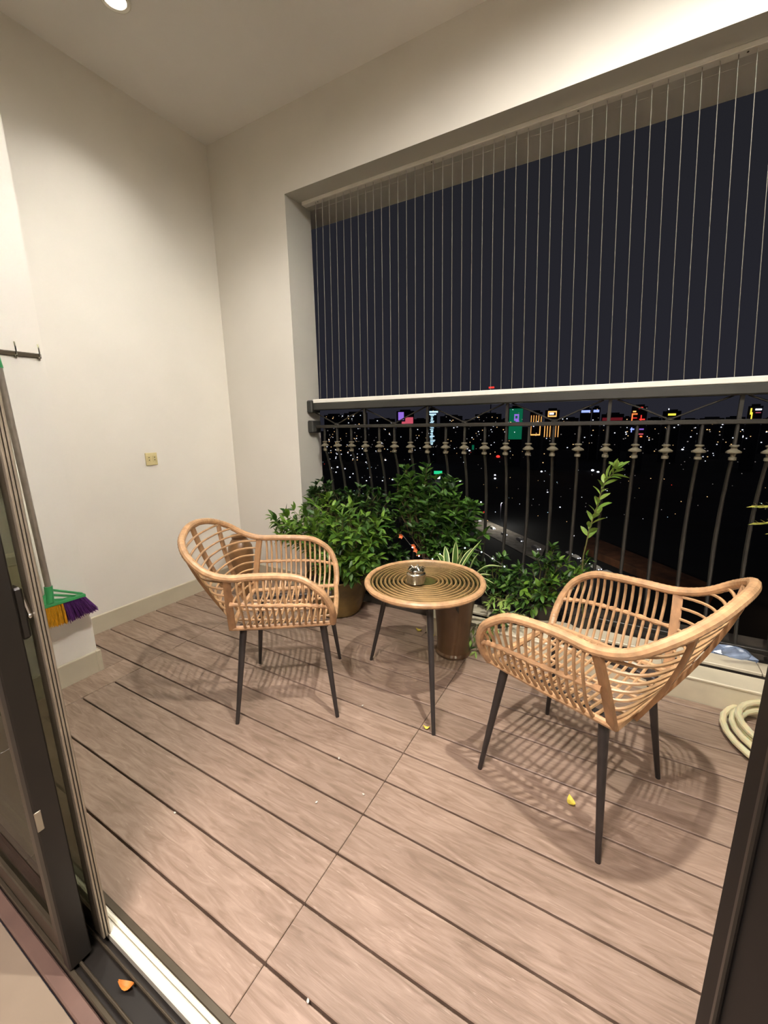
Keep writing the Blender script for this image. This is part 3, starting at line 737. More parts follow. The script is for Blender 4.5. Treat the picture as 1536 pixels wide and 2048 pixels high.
# 1: big glazed pot with a bushy shrub behind the left chair
rng = random.Random(11)
PA = Vector((-1.60, 2.14, 0))
A = thing('potted_shrub', PA, 'bushy green shrub in the glazed olive pot behind the left chair', 'potted plant', 'balcony plants')
pot(A, PA, [(.135, 0), (.15, .01), (.165, .05), (.195, .15), (.215, .235), (.222, .245), (.226, .265), (.218, .272), (.206, .268), (.198, .22), (.15, .20)], M['greenpot'], .225, .195)
stems = MB(); mats = []
soilp = PA + Vector((0, 0, .23))
targets = []
for px, py, Y in ((548, 1045, 2.12), (560, 1052, 2.05), (575, 1032, 2.12), (590, 1050, 2.0), (565, 1075, 2.02), (600, 1085, 2.0), (610, 1020, 2.22), (632, 1005, 2.24), (655, 1000, 2.25), (640, 1035, 2.1), (660, 1055, 2.0), (672, 1022, 2.15), (690, 1045, 2.0), (700, 1075, 1.98), (682, 1080, 1.95), (720, 1060, 2.08), (735, 1085, 2.05), (715, 1105, 2.0), (690, 1110, 1.95), (670, 1110, 1.95), (740, 1120, 2.05), (650, 1080, 1.98), (640, 1110, 2.02), (625, 1060, 2.05), (706, 1020, 2.2), (725, 1035, 2.15), (760, 1075, 2.15), (755, 1045, 2.2), (600, 1060, 2.1), (615, 1105, 2.1), (665, 1130, 1.97), (690, 1138, 1.96), (720, 1132, 1.98), (640, 1140, 1.98), (742, 1142, 2.0), (705, 1148, 1.96), (660, 1150, 1.97), (728, 1110, 2.0)):
    targets.append(at(px, py, Y))
for t in targets:
    for k in range(3):
        e = t + Vector((rng.uniform(-.04, .04), rng.uniform(-.04, .04), rng.uniform(-.04, .04)))
        inner = soilp + (e - soilp) * rng.uniform(.35, .55) + Vector((0, .02, .04))
        if k == 0: stems.tube(bez([soilp + Vector((rng.uniform(-.06, .06), rng.uniform(-.06, .06), -.01)), soilp + (inner - soilp) * .5 + Vector((0, 0, .03)), inner], 4), .0035, 5)
        twig(inner, e, rng, 7, mats, stems)
stems.build('stems', M['stem'], A)
put_leaves(A, mats, [leaf_mesh('leaf', .078, .030, .3, .25, M['lf_bright']), leaf_mesh('leaf', .066, .028, .45, .1, M['lf_bright']), leaf_mesh('leaf', .07, .026, .2, .5, M['lf_mid'])], rng)

# 2: dark dense shrub at the railing corner
PB = Vector((-1.63, 2.455, .06))
Bq = thing('potted_shrub', PB, 'dense dark shrub against the railing, left of the table', 'potted plant', 'balcony plants')
pot(Bq, PB, [(.09, 0), (.095, .01), (.112, .16), (.118, .17), (.118, .18), (.106, .18), (.1, .15)], M['blackpot'], .16, .1)
stems = MB(); mats = []; soilp = PB + Vector((0, 0, .16))
for px, py, Y in ((632, 985, 2.30), (642, 970, 2.30), (652, 966, 2.36), (668, 982, 2.42), (690, 985, 2.42), (712, 990, 2.4), (735, 985, 2.42), (755, 990, 2.42), (775, 1000, 2.42), (644, 1000, 2.32), (665, 1010, 2.38), (700, 1010, 2.36), (730, 1015, 2.36), (760, 1020, 2.38), (785, 1025, 2.4), (770, 1050, 2.38), (790, 1060, 2.4), (745, 1045, 2.36), (780, 1085, 2.38), (760, 1095, 2.36), (800, 1095, 2.4), (628, 978, 2.26), (650, 985, 2.38), (790, 1115, 2.38), (765, 1120, 2.36), (720, 1000, 2.42), (775, 1040, 2.45), (745, 1070, 2.45), (700, 1040, 2.45)):
    e0 = at(px, py, Y)
    for k in range(4):
        e = e0 + Vector((rng.uniform(-.05, .05), rng.uniform(-.03, .03), rng.uniform(-.07, .03))); inner = soilp + (e - soilp) * rng.uniform(.4, .65)
        if k == 0: stems.tube(bez([soilp + Vector((rng.uniform(-.04, .04), rng.uniform(-.04, .04), -.01)), soilp + (inner - soilp) * .5 + Vector((0, 0, .05)), inner], 4), .004, 5)
        twig(inner, e, rng, 8, mats, stems)
stems.build('stems', M['wood_stem'], Bq)
put_leaves(Bq, mats, [leaf_mesh('leaf', .055, .024, .3, .2, M['lf_dark']), leaf_mesh('leaf', .05, .026, .4, .1, M['lf_dark']), leaf_mesh('leaf', .06, .024, .3, .3, M['lf_mid'])], rng)

# 3: tall open shrub behind the table
PC = Vector((-1.07, 2.455, .06))
Cq = thing('potted_shrub', PC, 'tall open shrub with orange flowers behind the round table', 'potted plant', 'balcony plants')
pot(Cq, PC, [(.09, 0), (.095, .01), (.115, .18), (.12, .19), (.12, .20), (.108, .2), (.1, .17)], M['blackpot'], .18, .1)
stems = MB(); mats = []; soilp = PC + Vector((0, 0, .18))
for px, py, Y in ((817, 940, 2.44), (800, 962, 2.42), (830, 965, 2.42), (860, 942, 2.44), (880, 965, 2.42), (895, 960, 2.42), (845, 985, 2.38), (870, 990, 2.36), (900, 990, 2.36), (890, 1010, 2.34), (915, 1012, 2.36), (935, 1015, 2.38), (945, 1040, 2.38), (925, 1040, 2.34), (880, 1030, 2.32), (860, 1020, 2.34), (835, 1010, 2.36), (815, 990, 2.4), (805, 1010, 2.4), (870, 1055, 2.3), (900, 1062, 2.28), (840, 1045, 2.34), (915, 1075, 2.3), (880, 1085, 2.28), (860, 1090, 2.28), (900, 1100, 2.28), (930, 1095, 2.3), (820, 975, 2.42), (955, 1075, 2.34)):
    e0 = at(px, py, Y)
    for k in range(4):
        e = e0 + Vector((rng.uniform(-.05, .05), rng.uniform(-.03, .03), rng.uniform(-.07, .03))); inner = soilp + (e - soilp) * rng.uniform(.55, .75)
        if k == 0: stems.tube(bez([soilp + Vector((rng.uniform(-.04, .04), rng.uniform(-.04, .04), -.01)), soilp + (inner - soilp) * .5 + Vector((0, 0, .06)), inner], 4), .0045, 5)
        twig(inner, e, rng, 7, mats, stems)
stems.build('stems', M['wood_stem'], Cq)
put_leaves(Cq, mats, [leaf_mesh('leaf', .07, .028, .3, .25, M['lf_mid']), leaf_mesh('leaf', .08, .03, .3, .3, M['lf_mid']), leaf_mesh('leaf', .06, .024, .35, .15, M['lf_dark'])], rng)
for px, py in ((832, 1100), (838, 1108), (828, 1092), (803, 1072)):
    c = at(px, py, 2.28); f = MB()
    for k in range(5):
        a = 2 * PI * k / 5; d = Vector((math.cos(a), -.6, math.sin(a))) * .016; e = Vector((-math.sin(a), 0, math.cos(a))) * .008
        f.add([c, c + d * .6 + e, c + d * 1.15, c + d * .6 - e], [(0, 1, 2, 3)])
    f.sphere(c, .004, 6, 4).build('flower', M['flower'], Cq, sharp=None)

# 4: spider plant in the tall brown vase
PV = Vector((-.715, 2.005, 0))
V = thing('potted_spider_plant', PV, 'spider plant with cream edged leaves in the tall brown vase', 'potted plant', 'balcony plants')
pot(V, PV, [(.088, 0), (.098, .004), (.100, .014), (.090, .024), (.088, .06), (.094, .16), (.104, .26), (.114, .34), (.120, .365), (.122, .38), (.114, .384), (.104, .376), (.098, .34)], M['vase'], .355, .1, 'vase')
vb = PV + Vector((0, 0, .36)); rng = random.Random(8); leafno = 0
def blade(root, base, tip, w, mid_up, m, edge):
    p = bez([base, base + (tip - base) * .55 + Vector((0, 0, mid_up)), tip], 7); nrm = Vector((0, 0, 1)).cross((tip - base)).normalized()
    vs = []; fs = []; ev = []; ef = []; n = len(p)
    for i, q in enumerate(p):
        t = i / (n - 1); ww = w * (.55 + 1.8 * t * (1 - t)) * (1 - t ** 6) / 2 + .0003; dz = Vector((0, 0, ww * .45))
        vs += [q - nrm * ww * .72 + dz * .7, q, q + nrm * ww * .72 + dz * .7]; ev += [q - nrm * ww + dz, q - nrm * ww * .72 + dz * .7, q + nrm * ww * .72 + dz * .7, q + nrm * ww + dz]
    for i in range(n - 1):
        for k in (0, 1): fs.append((i * 3 + k, (i + 1) * 3 + k, (i + 1) * 3 + k + 1, i * 3 + k + 1))
        for k in (0, 2): ef.append((i * 4 + k, (i + 1) * 4 + k, (i + 1) * 4 + k + 1, i * 4 + k + 1))
    o = MB().add(vs, fs).build('leaf', m, root, sharp=None)
    MB().add(ev, ef).build('leaf_margin', edge, o, sharp=None)
for px, py, Y, u in ((912, 1082, 2.05, .02), (926, 1100, 2.0, .02), (963, 1080, 2.08, .02), (958, 1105, 2.02, .03), (1006, 1133, 2.03, .05), (984, 1150, 1.96, .03), (980, 1178, 1.93, .06), (990, 1168, 2.0, .05), (890, 1092, 2.12, .03), (900, 1125, 2.1, .04), (870, 1105, 2.15, .05), (975, 1190, 1.92, .07), (945, 1095, 2.1, .03)):
    blade(V, vb + Vector((rng.uniform(-.03, .05), rng.uniform(-.03, .03), 0)), at(px, py, Y), .033, u, M['lf_mid'], M['lf_edge'])

# 5: low bushy plant right of the table
def lowplant(name, P, label, pr, ph, tg, leafs, rng, nl=6, potm='blackpot', stemm='stem', whorl=5, sp=.9, cnt=2, jit=.04):
    o = thing(name, P, label, 'potted plant', 'balcony plants')
    pot(o, P, [(pr * .78, 0), (pr * .8, .008), (pr, ph * .9), (pr * 1.06, ph * .93), (pr * 1.06, ph), (pr * .95, ph), (pr * .9, ph * .85)], M[potm], ph * .9, pr * .9)
    stems = MB(); mats = []; s = P + Vector((0, 0, ph * .9))
    for px, py, Y in tg:
        e0 = at(px, py, Y)
        for k in range(cnt):
            e = e0 + Vector((rng.uniform(-jit, jit), rng.uniform(-jit, jit) * .7, rng.uniform(-jit, jit))); inner = s + (e - s) * rng.uniform(.35, .55) + Vector((0, 0, .02))
            if k == 0: stems.tube(bez([s + Vector((rng.uniform(-.03, .03), rng.uniform(-.03, .03), -.01)), s + (inner - s) * .5 + Vector((0, 0, .02)), inner], 4), .003, 5)
            twig(inner, e, rng, nl, mats, stems, whorl=whorl, spread=sp)
    stems.build('stems', M[stemm], o); put_leaves(o, mats, leafs, rng); return o
rng = random.Random(21)
lowplant('potted_bush', Vector((-.33, 2.46, .06)), 'low leafy bush by the railing, right of the spider plant', .10, .15,
         [(1020, 1150, 2.42), (1045, 1140, 2.44), (1060, 1160, 2.38), (1080, 1130, 2.44), (1100, 1120, 2.44), (1112, 1115, 2.44), (1095, 1150, 2.36), (1120, 1145, 2.4), (1070, 1185, 2.34), (1100, 1175, 2.32), (1040, 1180, 2.34), (1130, 1165, 2.38), (1145, 1140, 2.42), (1160, 1130, 2.44), (1025, 1175, 2.38), (1085, 1200, 2.3), (1055, 1205, 2.28), (1120, 1190, 2.32), (1110, 1105, 2.44), (1170, 1150, 2.42)],
         [leaf_mesh('leaf', .055, .022, .3, .2, M['lf_mid']), leaf_mesh('leaf', .06, .024, .35, .15, M['lf_bright']), leaf_mesh('leaf', .05, .02, .3, .3, M['lf_dark'])], rng)
lowplant('potted_bush', Vector((-.62, 2.46, .06)), 'small dark bush between the spider plant and the leafy bush', .085, .14,
         [(975, 1130, 2.42), (990, 1150, 2.4), (1000, 1170, 2.36), (1015, 1185, 2.34), (1010, 1140, 2.42), (985, 1180, 2.32), (1030, 1195, 2.3), (960, 1125, 2.42), (1000, 1120, 2.44)],
         [leaf_mesh('leaf', .05, .02, .3, .2, M['lf_dark']), leaf_mesh('leaf', .05, .022, .3, .3, M['lf_mid'])], rng)
lowplant('potted_rosette', Vector((-.545, 2.355, .117)), 'pale green rosette plant on the stone strip beside the table', .045, .06,
         [(985, 1196, 2.33), (1000, 1205, 2.32), (1012, 1200, 2.34), (978, 1205, 2.30), (995, 1192, 2.36), (1020, 1208, 2.32)],
         [leaf_mesh('leaf', .05, .012, .3, .35, M['lf_pale']), leaf_mesh('leaf', .045, .012, .3, .5, M['lf_pale'])], rng, nl=5, whorl=8, cnt=1, jit=.01, sp=1.0)
lowplant('trailing_plant', Vector((-.52, 2.185, .120)), 'small trailing plant hanging over the curb by the right chair', .045, .055,
         [(945, 1285, 2.05), (955, 1300, 2.03), (965, 1270, 2.05), (985, 1262, 2.08), (1005, 1240, 2.12), (1030, 1235, 2.14), (940, 1265, 2.08), (975, 1245, 2.1), (1045, 1225, 2.16), (1000, 1225, 2.14)],
         [leaf_mesh('leaf', .055, .016, .3, .2, M['lf_mid']), leaf_mesh('leaf', .05, .014, .3, .3, M['lf_pale'])], rng, nl=4, whorl=4, cnt=1, jit=.012)
# tall sprig
PS = Vector((-.10, 2.44, .06)); S = thing('potted_sprig', PS, 'single tall leafy sprig rising in front of the railing', 'potted plant', 'balcony plants')
pot(S, PS, [(.055, 0), (.056, .008), (.07, .11), (.074, .115), (.074, .125), (.066, .125), (.06, .11)], M['blackpot'], .11, .062)
sp_ = [PS + Vector((0, 0, .11))] + [at(px, py, 2.44) for px, py in ((1165, 1130), (1172, 1090), (1180, 1055), (1192, 1020), (1202, 985), (1212, 960), (1226, 948), (1234, 940))]
path = bez(sp_, 6); stm = MB().tube(path, [.0042 - .003 * k / len(path) for k in range(len(path))], 6); mats = []; rng = random.Random(4)
for i in range(30):
    t = .30 + .68 * i / 30; k = int(t * (len(path) - 2)); T_ = (path[k + 1] - path[k]).normalized(); a = i * 2.4; o = T_.orthogonal().normalized(); o2 = T_.cross(o)
    mats.append(leaf_matrix(path[k], T_ * .9 + (o * math.cos(a) + o2 * math.sin(a)) * .75, rng))
for i in range(7):
    a = 2 * PI * i / 7; mats.append(leaf_matrix(path[-1], Vector((math.cos(a) * .7, math.sin(a) * .7, .8)), rng))
stm.build('stem', M['stem'], S); put_leaves(S, mats, [leaf_mesh('leaf', .082, .032, .35, .15, M['lf_sprig']), leaf_mesh('leaf', .075, .028, .35, .2, M['lf_sprig'])], rng)
# palm at the right edge
PP = Vector((.98, 2.20, .12)); Pm = thing('potted_palm', PP, 'small palm reaching into view at the right edge', 'potted plant', 'balcony plants')
pot(Pm, PP, [(.07, 0), (.072, .01), (.095, .17), (.1, .18), (.1, .19), (.09, .19), (.085, .16)], M['blackpot'], .17, .085)
for tip in (at(1503, 1011, 2.0), at(1505, 1046, 1.98), at(1620, 940, 2.1), at(1640, 1080, 1.9), at(1540, 1065, 2.1)):
    b0_ = PP + Vector((0, 0, .18)); mid_ = b0_ + (tip - b0_) * .5 + Vector((.12, 0, .30)); pth = bez([b0_, mid_, tip], 20)
    fr = MB().tube(pth, [.004 - .003 * k / len(pth) for k in range(len(pth))], 5).build('frond', M['lf_palm'], Pm)
    for k in range(10, len(pth) - 1):
        T_ = (pth[k + 1] - pth[k]).normalized(); sd = Vector((0, 0, 1)).cross(T_).normalized()
        for s in (-1, 1):
            q = pth[k]; e = q + (T_ * .75 + sd * s * .45 + Vector((0, 0, .45 if s > 0 else -.30))).normalized() * (.06 * (1.25 - k / len(pth))) * 1.9; nn = ((e - q).cross(Vector((0, 0, 1))).normalized() + Vector((0, 0, .7))).normalized() * .0042
            MB().add([q, q + (e - q) * .4 + nn, e, q + (e - q) * .4 - nn], [(0, 1, 2, 3)]).build('leaflet', M['lf_palm'], fr, sharp=None)
# brown jar behind the left chair
PJ = Vector((-2.40, 2.02, 0)); J = thing('ceramic_jar', PJ, 'brown ceramic jar in the corner behind the left chair', 'jar')
MB().lathe([(.050, 0), (.055, .01), (.068, .12), (.085, .24), (.092, .32), (.086, .38), (.066, .42), (.052, .44), (.056, .458), (.062, .465), (.052, .463), (.046, .44), (.056, .40)], PJ, 32).build('body', M['brownjar'], J)
# fairy lights
fy = [(805, 1070), (825, 1095), (838, 1112), (865, 1118), (880, 1108), (930, 1096), (963, 1104), (985, 1117), (1009, 1133)]
fp = [at(x_, y_, 2.24) for x_, y_ in fy]
FL = thing('fairy_light_string', fp[3], 'string of tiny white fairy lights threaded through the plants', 'string lights')
MB().tube(bez(fp, 6), .0012, 4).build('cable', M['leg'], FL)
gm = glow('fairy_bulb', (226, 240, 255), 9)
for q in fp[1:]: MB().sphere(q, .0034, 8, 5).build('bulb', gm, FL, sharp=None)

# ------------------------------------------------------------------ the city beyond
ZG = -75.0
gmat = mat('night_ground', (26, 28, 30), .9, var=.4, scale=.02)
struct(B(-3000, 3000, 40, 6000, ZG - 2, ZG).build('ground', gmat, sharp=None), 'dark city ground far below')
bmat = [mat('facade_dark', (46, 48, 58), .8, var=.2, scale=.2), mat('facade_grey', (64, 64, 72), .8, var=.2, scale=.2)]
E = {k: glow('light_' + k, c, s) for k, c, s in (('white', (235, 240, 255), 2.6), ('warm', (255, 205, 140), 1.6), ('cyan', (190, 232, 255), 1.5), ('green', (16, 120, 84), .55), ('purple', (150, 110, 220), .9), ('gold', (255, 176, 96), 1.7), ('red', (255, 60, 50), 1.3), ('orange', (255, 120, 60), 1.6), ('yellow', (255, 226, 70), 1.4), ('blue', (150, 170, 255), 1.3), ('pink', (214, 90, 110), .8), ('dimred', (150, 40, 50), .35), ('dim', (205, 195, 190), .5), ('emerald', (40, 220, 150), .9))}
def tower(px0, px1, pyt, dist, label, wins=.0, mat_i=0, depth=None, seed=0, wm=('dim', 'white', 'warm'), name='tower'):
    c = ray((px0 + px1) / 2, 830); h = Vector((c.x, c.y, 0)); k = dist / h.length; base = h * k; base.z = ZG
    d = ray((px0 + px1) / 2, pyt); top = d.z * (dist / Vector((d.x, d.y)).length) + CAM_H
    a0_, a1_ = ray(px0, 830), ray(px1, 830); wdt = abs(math.atan2(a1_.x, a1_.y) - math.atan2(a0_.x, a0_.y)) * dist
    dp = depth or max(14, wdt * .7); hgt = top - ZG; yaw = -math.atan2(h.x, h.y)
    o = thing(name, base, label, 'building', 'city buildings'); o.rotation_euler = (0, 0, yaw)
    def prt(mb, nm, m, par=o, stuff=False):
        me = mb.mesh(nm, m, sharp=None); q = bpy.data.objects.new(nm, me); col.objects.link(q); q.parent = par
        if stuff: q['kind'] = 'stuff'
        return q
    bm = MB().box(-wdt / 2, wdt / 2, 0, dp, 0, hgt); bm.box(-wdt * .3, wdt * .3, dp * .2, dp * .7, hgt, hgt + max(2, hgt * .03))
    prt(bm, 'block', bmat[mat_i])
    if wins:
        r = random.Random(seed); sw = dist / FPX * 1.7
        for nm in wm:
            mb = MB(); cnt = int(wins / len(wm))
            for i in range(cnt):
                x = r.uniform(-.46, .46) * wdt; z = hgt * (1 - r.uniform(.02, .98) * min(1, dist * .12 / hgt)); s = sw * r.uniform(.5, 1)
                mb.box(x - s / 2, x + s / 2, -.5, .05, z - s * .35, z + s * .35)
            prt(mb, 'window_lights', E[nm], stuff=True)
    return o, wdt, hgt, prt, dist / FPX
def panel(T_, u0, u1, p0, p1, m, nm='light_strip', dep=.6):   # fractions across, photo pixels down from the top
    o, w, h, prt, px = T_
    prt(MB().box((u0 - .5) * w, (u1 - .5) * w, -dep, .02, h - p1 * px, h - p0 * px), nm, E[m])
t = tower(648, 688, 830, 900, 'dark apartment tower with scattered lit windows left of the railing post', 50, seed=1, name='apartment_tower')
t = tower(688, 735, 826, 850, 'dark apartment slab full of small lit windows by the left wall', 70, seed=2, name='apartment_tower')
t = tower(738, 790, 838, 1100, 'broad low dark block behind the railing at left', 24, seed=3, mat_i=1)
t = tower(793, 828, 822, 900, 'dark block with purple and pink lit screens', 8, seed=4)
panel(t, .1, .42, 2, 17, 'purple', 'screen'); panel(t, .5, .95, 12, 24, 'pink', 'screen'); panel(t, .3, .5, 20, 26, 'pink', 'screen')
t = tower(856, 874, 818, 800, 'slim tower with a blue white column of lights', 6, seed=5)
rr = random.Random(9)
panel(t, .15, 1.1, 4, 7, 'cyan'); panel(t, .15, .9, 9, 11, 'cyan')
for i in range(22):
    y_ = 12 + i * 2.6; panel(t, .25 + rr.uniform(-.05, .1), .55 + rr.uniform(0, .3), y_, y_ + rr.uniform(.8, 1.8), 'cyan')
t = tower(880, 925, 832, 1000, 'dim grey block right of the blue white tower', 20, seed=6, mat_i=1)
t = tower(950, 1003, 828, 1000, 'dark block with sparse lights left of the green tower', 30, seed=7)
t = tower(1018, 1046, 815, 750, 'green lit tower with a violet emblem near its top', 10, seed=8)
panel(t, .02, .98, 2, 58, 'green', 'lit_facade', .4); panel(t, .38, .72, 12, 24, 'purple', 'emblem', .9); panel(t, .46, .62, 15, 20, 'green', 'emblem_centre', 1.3); panel(t, .5, .75, 24, 26, 'purple', 'emblem', .9)
t = tower(1060, 1085, 824, 700, 'tower with gold outlined columns, left of the pair', 6, seed=10)
for i in range(5): panel(t, .1 + .2 * i, .14 + .2 * i, 6, 18, 'gold')
panel(t, .1, .9, 20, 22, 'gold'); panel(t, .1, .16, 22, 42, 'gold'); panel(t, .84, .9, 22, 42, 'gold'); panel(t, .1, .9, 40, 42, 'gold')
t = tower(1090, 1119, 820, 700, 'tower with gold outlined columns, right of the pair', 6, seed=11)
panel(t, .2, .8, 2, 4, 'gold'); panel(t, .2, .8, 10, 12, 'gold'); panel(t, .2, .25, 4, 10, 'gold'); panel(t, .75, .8, 4, 10, 'gold'); panel(t, .3, .6, 5, 8, 'white')
for i in range(6): panel(t, .02 + .19 * i, .06 + .19 * i, 22, 48, 'gold')
t = tower(1160, 1182, 817, 900, 'dark tower crowned with a blue white light bar', 8, seed=12); panel(t, .1, .9, 3, 7, 'blue')
t = tower(1184, 1200, 815, 920, 'slim dark tower with a short blue white crown light', 8, seed=13); panel(t, .15, .85, 4, 8, 'blue')
t = tower(1203, 1248, 828, 900, 'low dark block with a dim red sign', 10, seed=14); panel(t, .05, .95, 6, 11, 'dimred', 'sign')
t = tower(1262, 1294, 813, 700, 'dark tower traced with red and gold neon lines', 6, seed=15)
panel(t, .45, .7, 1, 4, 'red'); panel(t, .1, .3, 7, 9, 'gold'); panel(t, .05, .12, 11, 26, 'orange'); panel(t, .05, .4, 11, 13, 'orange'); panel(t, .05, .4, 24, 26, 'orange'); panel(t, .55, .9, 20, 22, 'red'); panel(t, .62, .68, 14, 27, 'red'); panel(t, .1, .4, 18, 19, 'red'); panel(t, .05, .3, 36, 38, 'blue'); panel(t, .1, .16, 34, 42, 'blue'); panel(t, .6, .9, 36, 38, 'purple'); panel(t, .55, .6, 36, 46, 'pink'); panel(t, .55, .9, 44, 46, 'pink'); panel(t, .7, .85, 48, 50, 'orange')
t = tower(1325, 1362, 822, 900, 'dark block with a yellow light bar', 10, seed=16); panel(t, .3, .72, 4, 7, 'yellow'); panel(t, .28, .33, -4, -2, 'white')
t = tower(1400, 1450, 836, 1000, 'low grey block right of the yellow bar building', 24, seed=17, mat_i=1)
t = tower(1494, 1524, 812, 800, 'dark block with a white and purple billboard at far right', 4, seed=18)
panel(t, .5, .92, 4, 6, 'white', 'billboard_text'); panel(t, .55, .9, 9, 10, 'pink', 'billboard_text'); panel(t, .18, .28, 3, 12, 'yellow', 'billboard_figure'); panel(t, .28, .36, 9, 20, 'yellow', 'billboard_figure'); panel(t, .02, .9, 19, 22, 'purple', 'billboard_band')
for i, (a, b, y_, dd) in enumerate(((925, 950, 840, 1200), (1003, 1018, 838, 1300), (1120, 1158, 836, 1200), (1248, 1262, 834, 1200), (1296, 1324, 836, 1100), (1364, 1398, 838, 1300), (1452, 1492, 834, 1200), (1526, 1570, 836, 1200), (828, 854, 838, 1200))):
    tower(a, b, y_, dd, ['dim far block between the grey block and the sparse lit block', 'narrow far block touching the green tower', 'far block between the gold towers and the blue crowned tower', 'narrow far block left of the neon traced tower', 'far block right of the neon traced tower', 'far block right of the yellow bar building', 'far block left of the billboard building', 'far block at the extreme right of the skyline', 'far block left of the blue white tower'][i], 10, seed=30 + i, mat_i=i % 2)
# red beacon mast
mp_ = ray(983, 775); kk = 900 / Vector((mp_.x, mp_.y)).length
ms = thing('beacon_mast', (mp_.x * kk, mp_.y * kk, ZG), 'thin mast with a red beacon above the skyline', 'mast')
zt = mp_.z * kk + CAM_H
MB().tube([(mp_.x * kk, mp_.y * kk, ZG), (mp_.x * kk, mp_.y * kk, zt)], [2.0, .6], 6).build('mast_pole', bmat[0], ms)
MB().box(mp_.x * kk - 5, mp_.x * kk + 5, mp_.y * kk - 2, mp_.y * kk + 2, zt - 1.5, zt + 1.5).build('beacon', E['red'], ms)
# scattered street and window lights over the city
rs = random.Random(77)
def gpt(px, py):
    d = ray(px, py); k = (ZG - CAM_H) / d.z; return Vector((d.x * k, d.y * k, ZG))
groups = {'white': [], 'warm': [], 'dim': [], 'red': [], 'cyan': []}
for i in range(420):
    px = rs.uniform(640, 1536); py = 848 + 200 * rs.random() ** 2.3
    if px > 1230 and py > 960 and rs.random() < .6: continue
    if ray(px, py).z > -.022 * ray(px, py).length: continue
    groups[rs.choices(['white', 'warm', 'dim', 'red', 'cyan'], [4, 3, 9, .4, 1])[0]].append((px, py, rs.uniform(.7, 1.7)))
for px, py, s in ((662, 937, 5), (690, 938, 3.5), (706, 948, 3), (675, 935, 4), (672, 945, 3), (733, 962, 3), (740, 955, 3), (768, 955, 4), (765, 962, 3), (785, 960, 4), (700, 955, 3), (771, 921, 4), (732, 925, 3), (990, 951, 4.5), (990, 958, 5), (920, 963, 5), (1083, 944, 4.5), (1185, 942, 6), (1196, 945, 5), (1384, 882, 8), (939, 902, 4), (817, 818, 5), (990, 811, 3), (1420, 875, 4), (1485, 875, 6), (1228, 908, 3), (1365, 900, 4), (956, 1010, 5), (962, 1005, 4), (1025, 925, 3), (1095, 985, 3), (1120, 1015, 3)):
    if ray(px, py).z < -.015: groups['white'].append((px, py, s))
for px, py, s in ((1413, 873, 6), (1509, 870, 6), (822, 905, 3), (770, 920, 3), (975, 1042, 3), (1055, 1020, 2)): groups['warm'].append((px, py, s))
for px, py, s in ((996, 915, 9), (848, 962, 10), (1370, 871, 4), (968, 1025, 4)): groups['red'].append((px, py, s))
for nm, L_ in groups.items():
    mb = MB()
    for px, py, s in L_:
        q = gpt(px, py); dist = (q - Vector((0, 0, CAM_H))).length; r_ = s * dist / FPX * .42
        mb.sphere(q + Vector((0, 0, r_ * .5)), r_, 6, 4, sz=.7)
    tag(mb.build('city_lights', E[nm], sharp=None), {'white': 'scattered white lamps of the city below', 'warm': 'scattered amber lamps of the city below', 'dim': 'scattered faint window lights of the city below', 'red': 'scattered red signs and tail lights of the city', 'cyan': 'scattered bluish lamps of the city below'}[nm], 'city lights', kind='stuff')
for (px, py, w_, h_, m_, lb) in ((876, 945, 16, 6, 'emerald', 'green lit shop sign beyond the shrubs'), (875, 955, 10, 5, 'white', 'white lit sign under the green sign'), (950, 895, 12, 9, 'green', 'small teal lit sign below the railing bar')):
    q = gpt(px, py + 6); dist = q.length; k = dist / FPX
    sg = thing('lit_sign', q, lb, 'sign'); yaw = -math.atan2(q.x, q.y); sg.rotation_euler = (0, 0, yaw)
    for mb, nm, mm in ((MB().box(-w_ / 2 * k, w_ / 2 * k, -.4, .4, 6 * k - h_ / 2 * k, 6 * k + h_ / 2 * k), 'sign_face', E[m_]), (MB().box(-.3 * k, .3 * k, -.2, .2, 0, 6 * k - h_ / 2 * k), 'sign_post', bmat[0])):
        o = bpy.data.objects.new(nm, mb.mesh(nm, mm, sharp=None)); col.objects.link(o); o.parent = sg
# lit street running away to the left, with vehicles
def quad(name, pts, z0, z1, m, label, cat=None, kind=None):
    P = [gpt(*p) for p in pts]; sc2 = []
    for p in P:
        d = p - Vector((0, 0, CAM_H)); q = Vector((0, 0, CAM_H)) + d * ((z1 - CAM_H) / (ZG - CAM_H)); sc2.append(q)
    mb = MB(); mb.add([Vector((q.x, q.y, z0)) for q in sc2] + sc2, [(0, 1, 2, 3)[::-1], (4, 5, 6, 7), (0, 1, 5, 4), (1, 2, 6, 5), (2, 3, 7, 6), (3, 0, 4, 7)])
    return tag(mb.build(name, m, sharp=None), label, cat, kind=kind)
road_m = mat('asphalt', (150, 142, 130), .85, var=.2, scale=.2)
roof_m = mat('brown_roof', (120, 78, 50), .85, var=.25, scale=.15)
quad('street', [(925, 1042), (1078, 1124), (1092, 1092), (945, 1028)], ZG - .2, ZG + .3, road_m, 'pale lit street running below the balcony', 'street')
rf = quad('low_building', [(1168, 1094), (1420, 1196), (1432, 1172), (1182, 1072)], ZG, ZG + 4, roof_m, 'long low building with a brown roof below the railing', 'building')
car_m = mat('white_car', (230, 228, 220), .4)
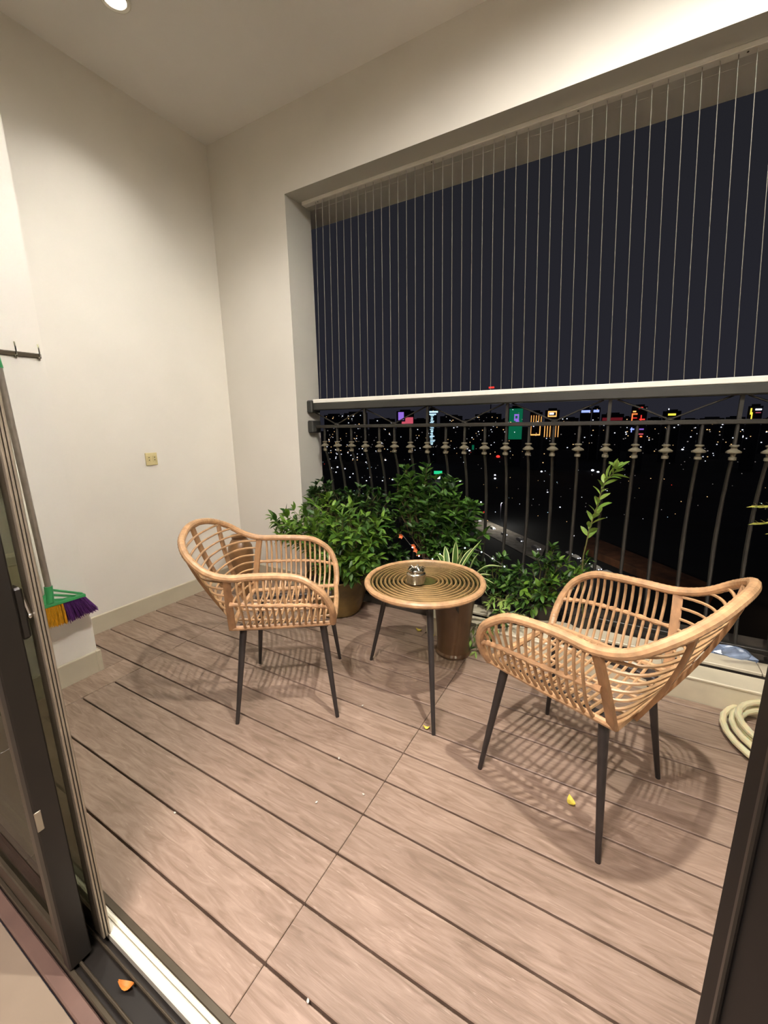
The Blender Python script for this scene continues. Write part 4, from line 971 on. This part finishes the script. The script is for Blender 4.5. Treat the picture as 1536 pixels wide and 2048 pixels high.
def car(px, py, L_, label, nm='car', m=None):
    q = gpt(px, py); q.z = ZG; t = thing(nm, q, label, 'vehicle', 'vehicles in the street'); d = gpt(1078, 1108) - gpt(935, 1035); yaw = math.atan2(d.y, d.x); t.rotation_euler = (0, 0, yaw)
    w_ = L_ * .42; hh = L_ * .33
    vs = [(-L_ / 2, -w_ / 2, .3), (L_ / 2, -w_ / 2, .3), (L_ / 2, w_ / 2, .3), (-L_ / 2, w_ / 2, .3), (-L_ / 2, -w_ / 2, hh * .6), (L_ / 2, -w_ / 2, hh * .6), (L_ / 2, w_ / 2, hh * .6), (-L_ / 2, w_ / 2, hh * .6), (-L_ * .35, -w_ * .42, hh), (L_ * .2, -w_ * .42, hh), (L_ * .2, w_ * .42, hh), (-L_ * .35, w_ * .42, hh)]
    fs = [(3, 2, 1, 0), (0, 1, 5, 4), (1, 2, 6, 5), (2, 3, 7, 6), (3, 0, 4, 7), (4, 5, 9, 8), (5, 6, 10, 9), (6, 7, 11, 10), (7, 4, 8, 11), (8, 9, 10, 11)]
    for mb, n_, mm in ((MB().add(vs, fs), 'body', m or car_m), (MB().box(L_ / 2 - .05, L_ / 2 + .2, -w_ * .45, -w_ * .25, hh * .3, hh * .5).box(L_ / 2 - .05, L_ / 2 + .2, w_ * .25, w_ * .45, hh * .3, hh * .5), 'headlights', E['white'])):
        o = bpy.data.objects.new(n_, mb.mesh(n_, mm, sharp=None)); col.objects.link(o); o.parent = t
for i, (px, py, L_) in enumerate(((957, 1042, 5), (985, 1058, 5), (1008, 1070, 5), (1040, 1082, 6), (1072, 1098, 6))):
    car(px, py, L_, ['farthest pale car in the lit street', 'second pale car from the far end of the lit street', 'pale car midway along the lit street', 'pale car before the last one in the lit street', 'nearest pale car in the lit street'][i])
for i, (px, py, L_) in enumerate(((1138, 1108, 4), (1152, 1116, 5), (1170, 1127, 5), (1192, 1138, 5.5), (1216, 1151, 6.5))):
    car(px, py, L_, ['smallest white car parked beside the brown roof', 'second white car in the row beside the brown roof', 'third white car in the row beside the brown roof', 'fourth white car in the row beside the brown roof', 'largest white car parked nearest the right chair'][i])
# made-up lamps put in to light street, parked cars and roof
for i, (px, py, en, c, lb) in enumerate(((1000, 1052, 14000, (1, .93, .82), 'added street lamp lighting the pale street'), (1140, 1135, 6000, (1, .9, .78), 'added street lamp lighting the parked white cars'), (1610, 1240, 2500, (1, .62, .34), 'added amber lamp, out of view, lighting the brown roof'))):
    q = gpt(px, py); s = thing('added_street_lamp', q, lb, 'street lamp', 'added street lamps')
    MB().tube([q, q + Vector((0, 0, 17)), q + Vector((1, -1, 18))], .12, 6).build('lamp_post', bmat[0], s)
    MB().box(q.x + .6, q.x + 1.6, q.y - 1.4, q.y - .6, ZG + 17.9, ZG + 18.1).build('lamp_head', bmat[1], s)
    pl = bpy.data.lights.new('added_street_lamp_light', 'POINT'); pl.energy = en; pl.color = c; pl.shadow_soft_size = .4
    po = bpy.data.objects.new('added_street_lamp_light', pl); col.objects.link(po); po.parent = s; po.location = (1, -1, 17.4)
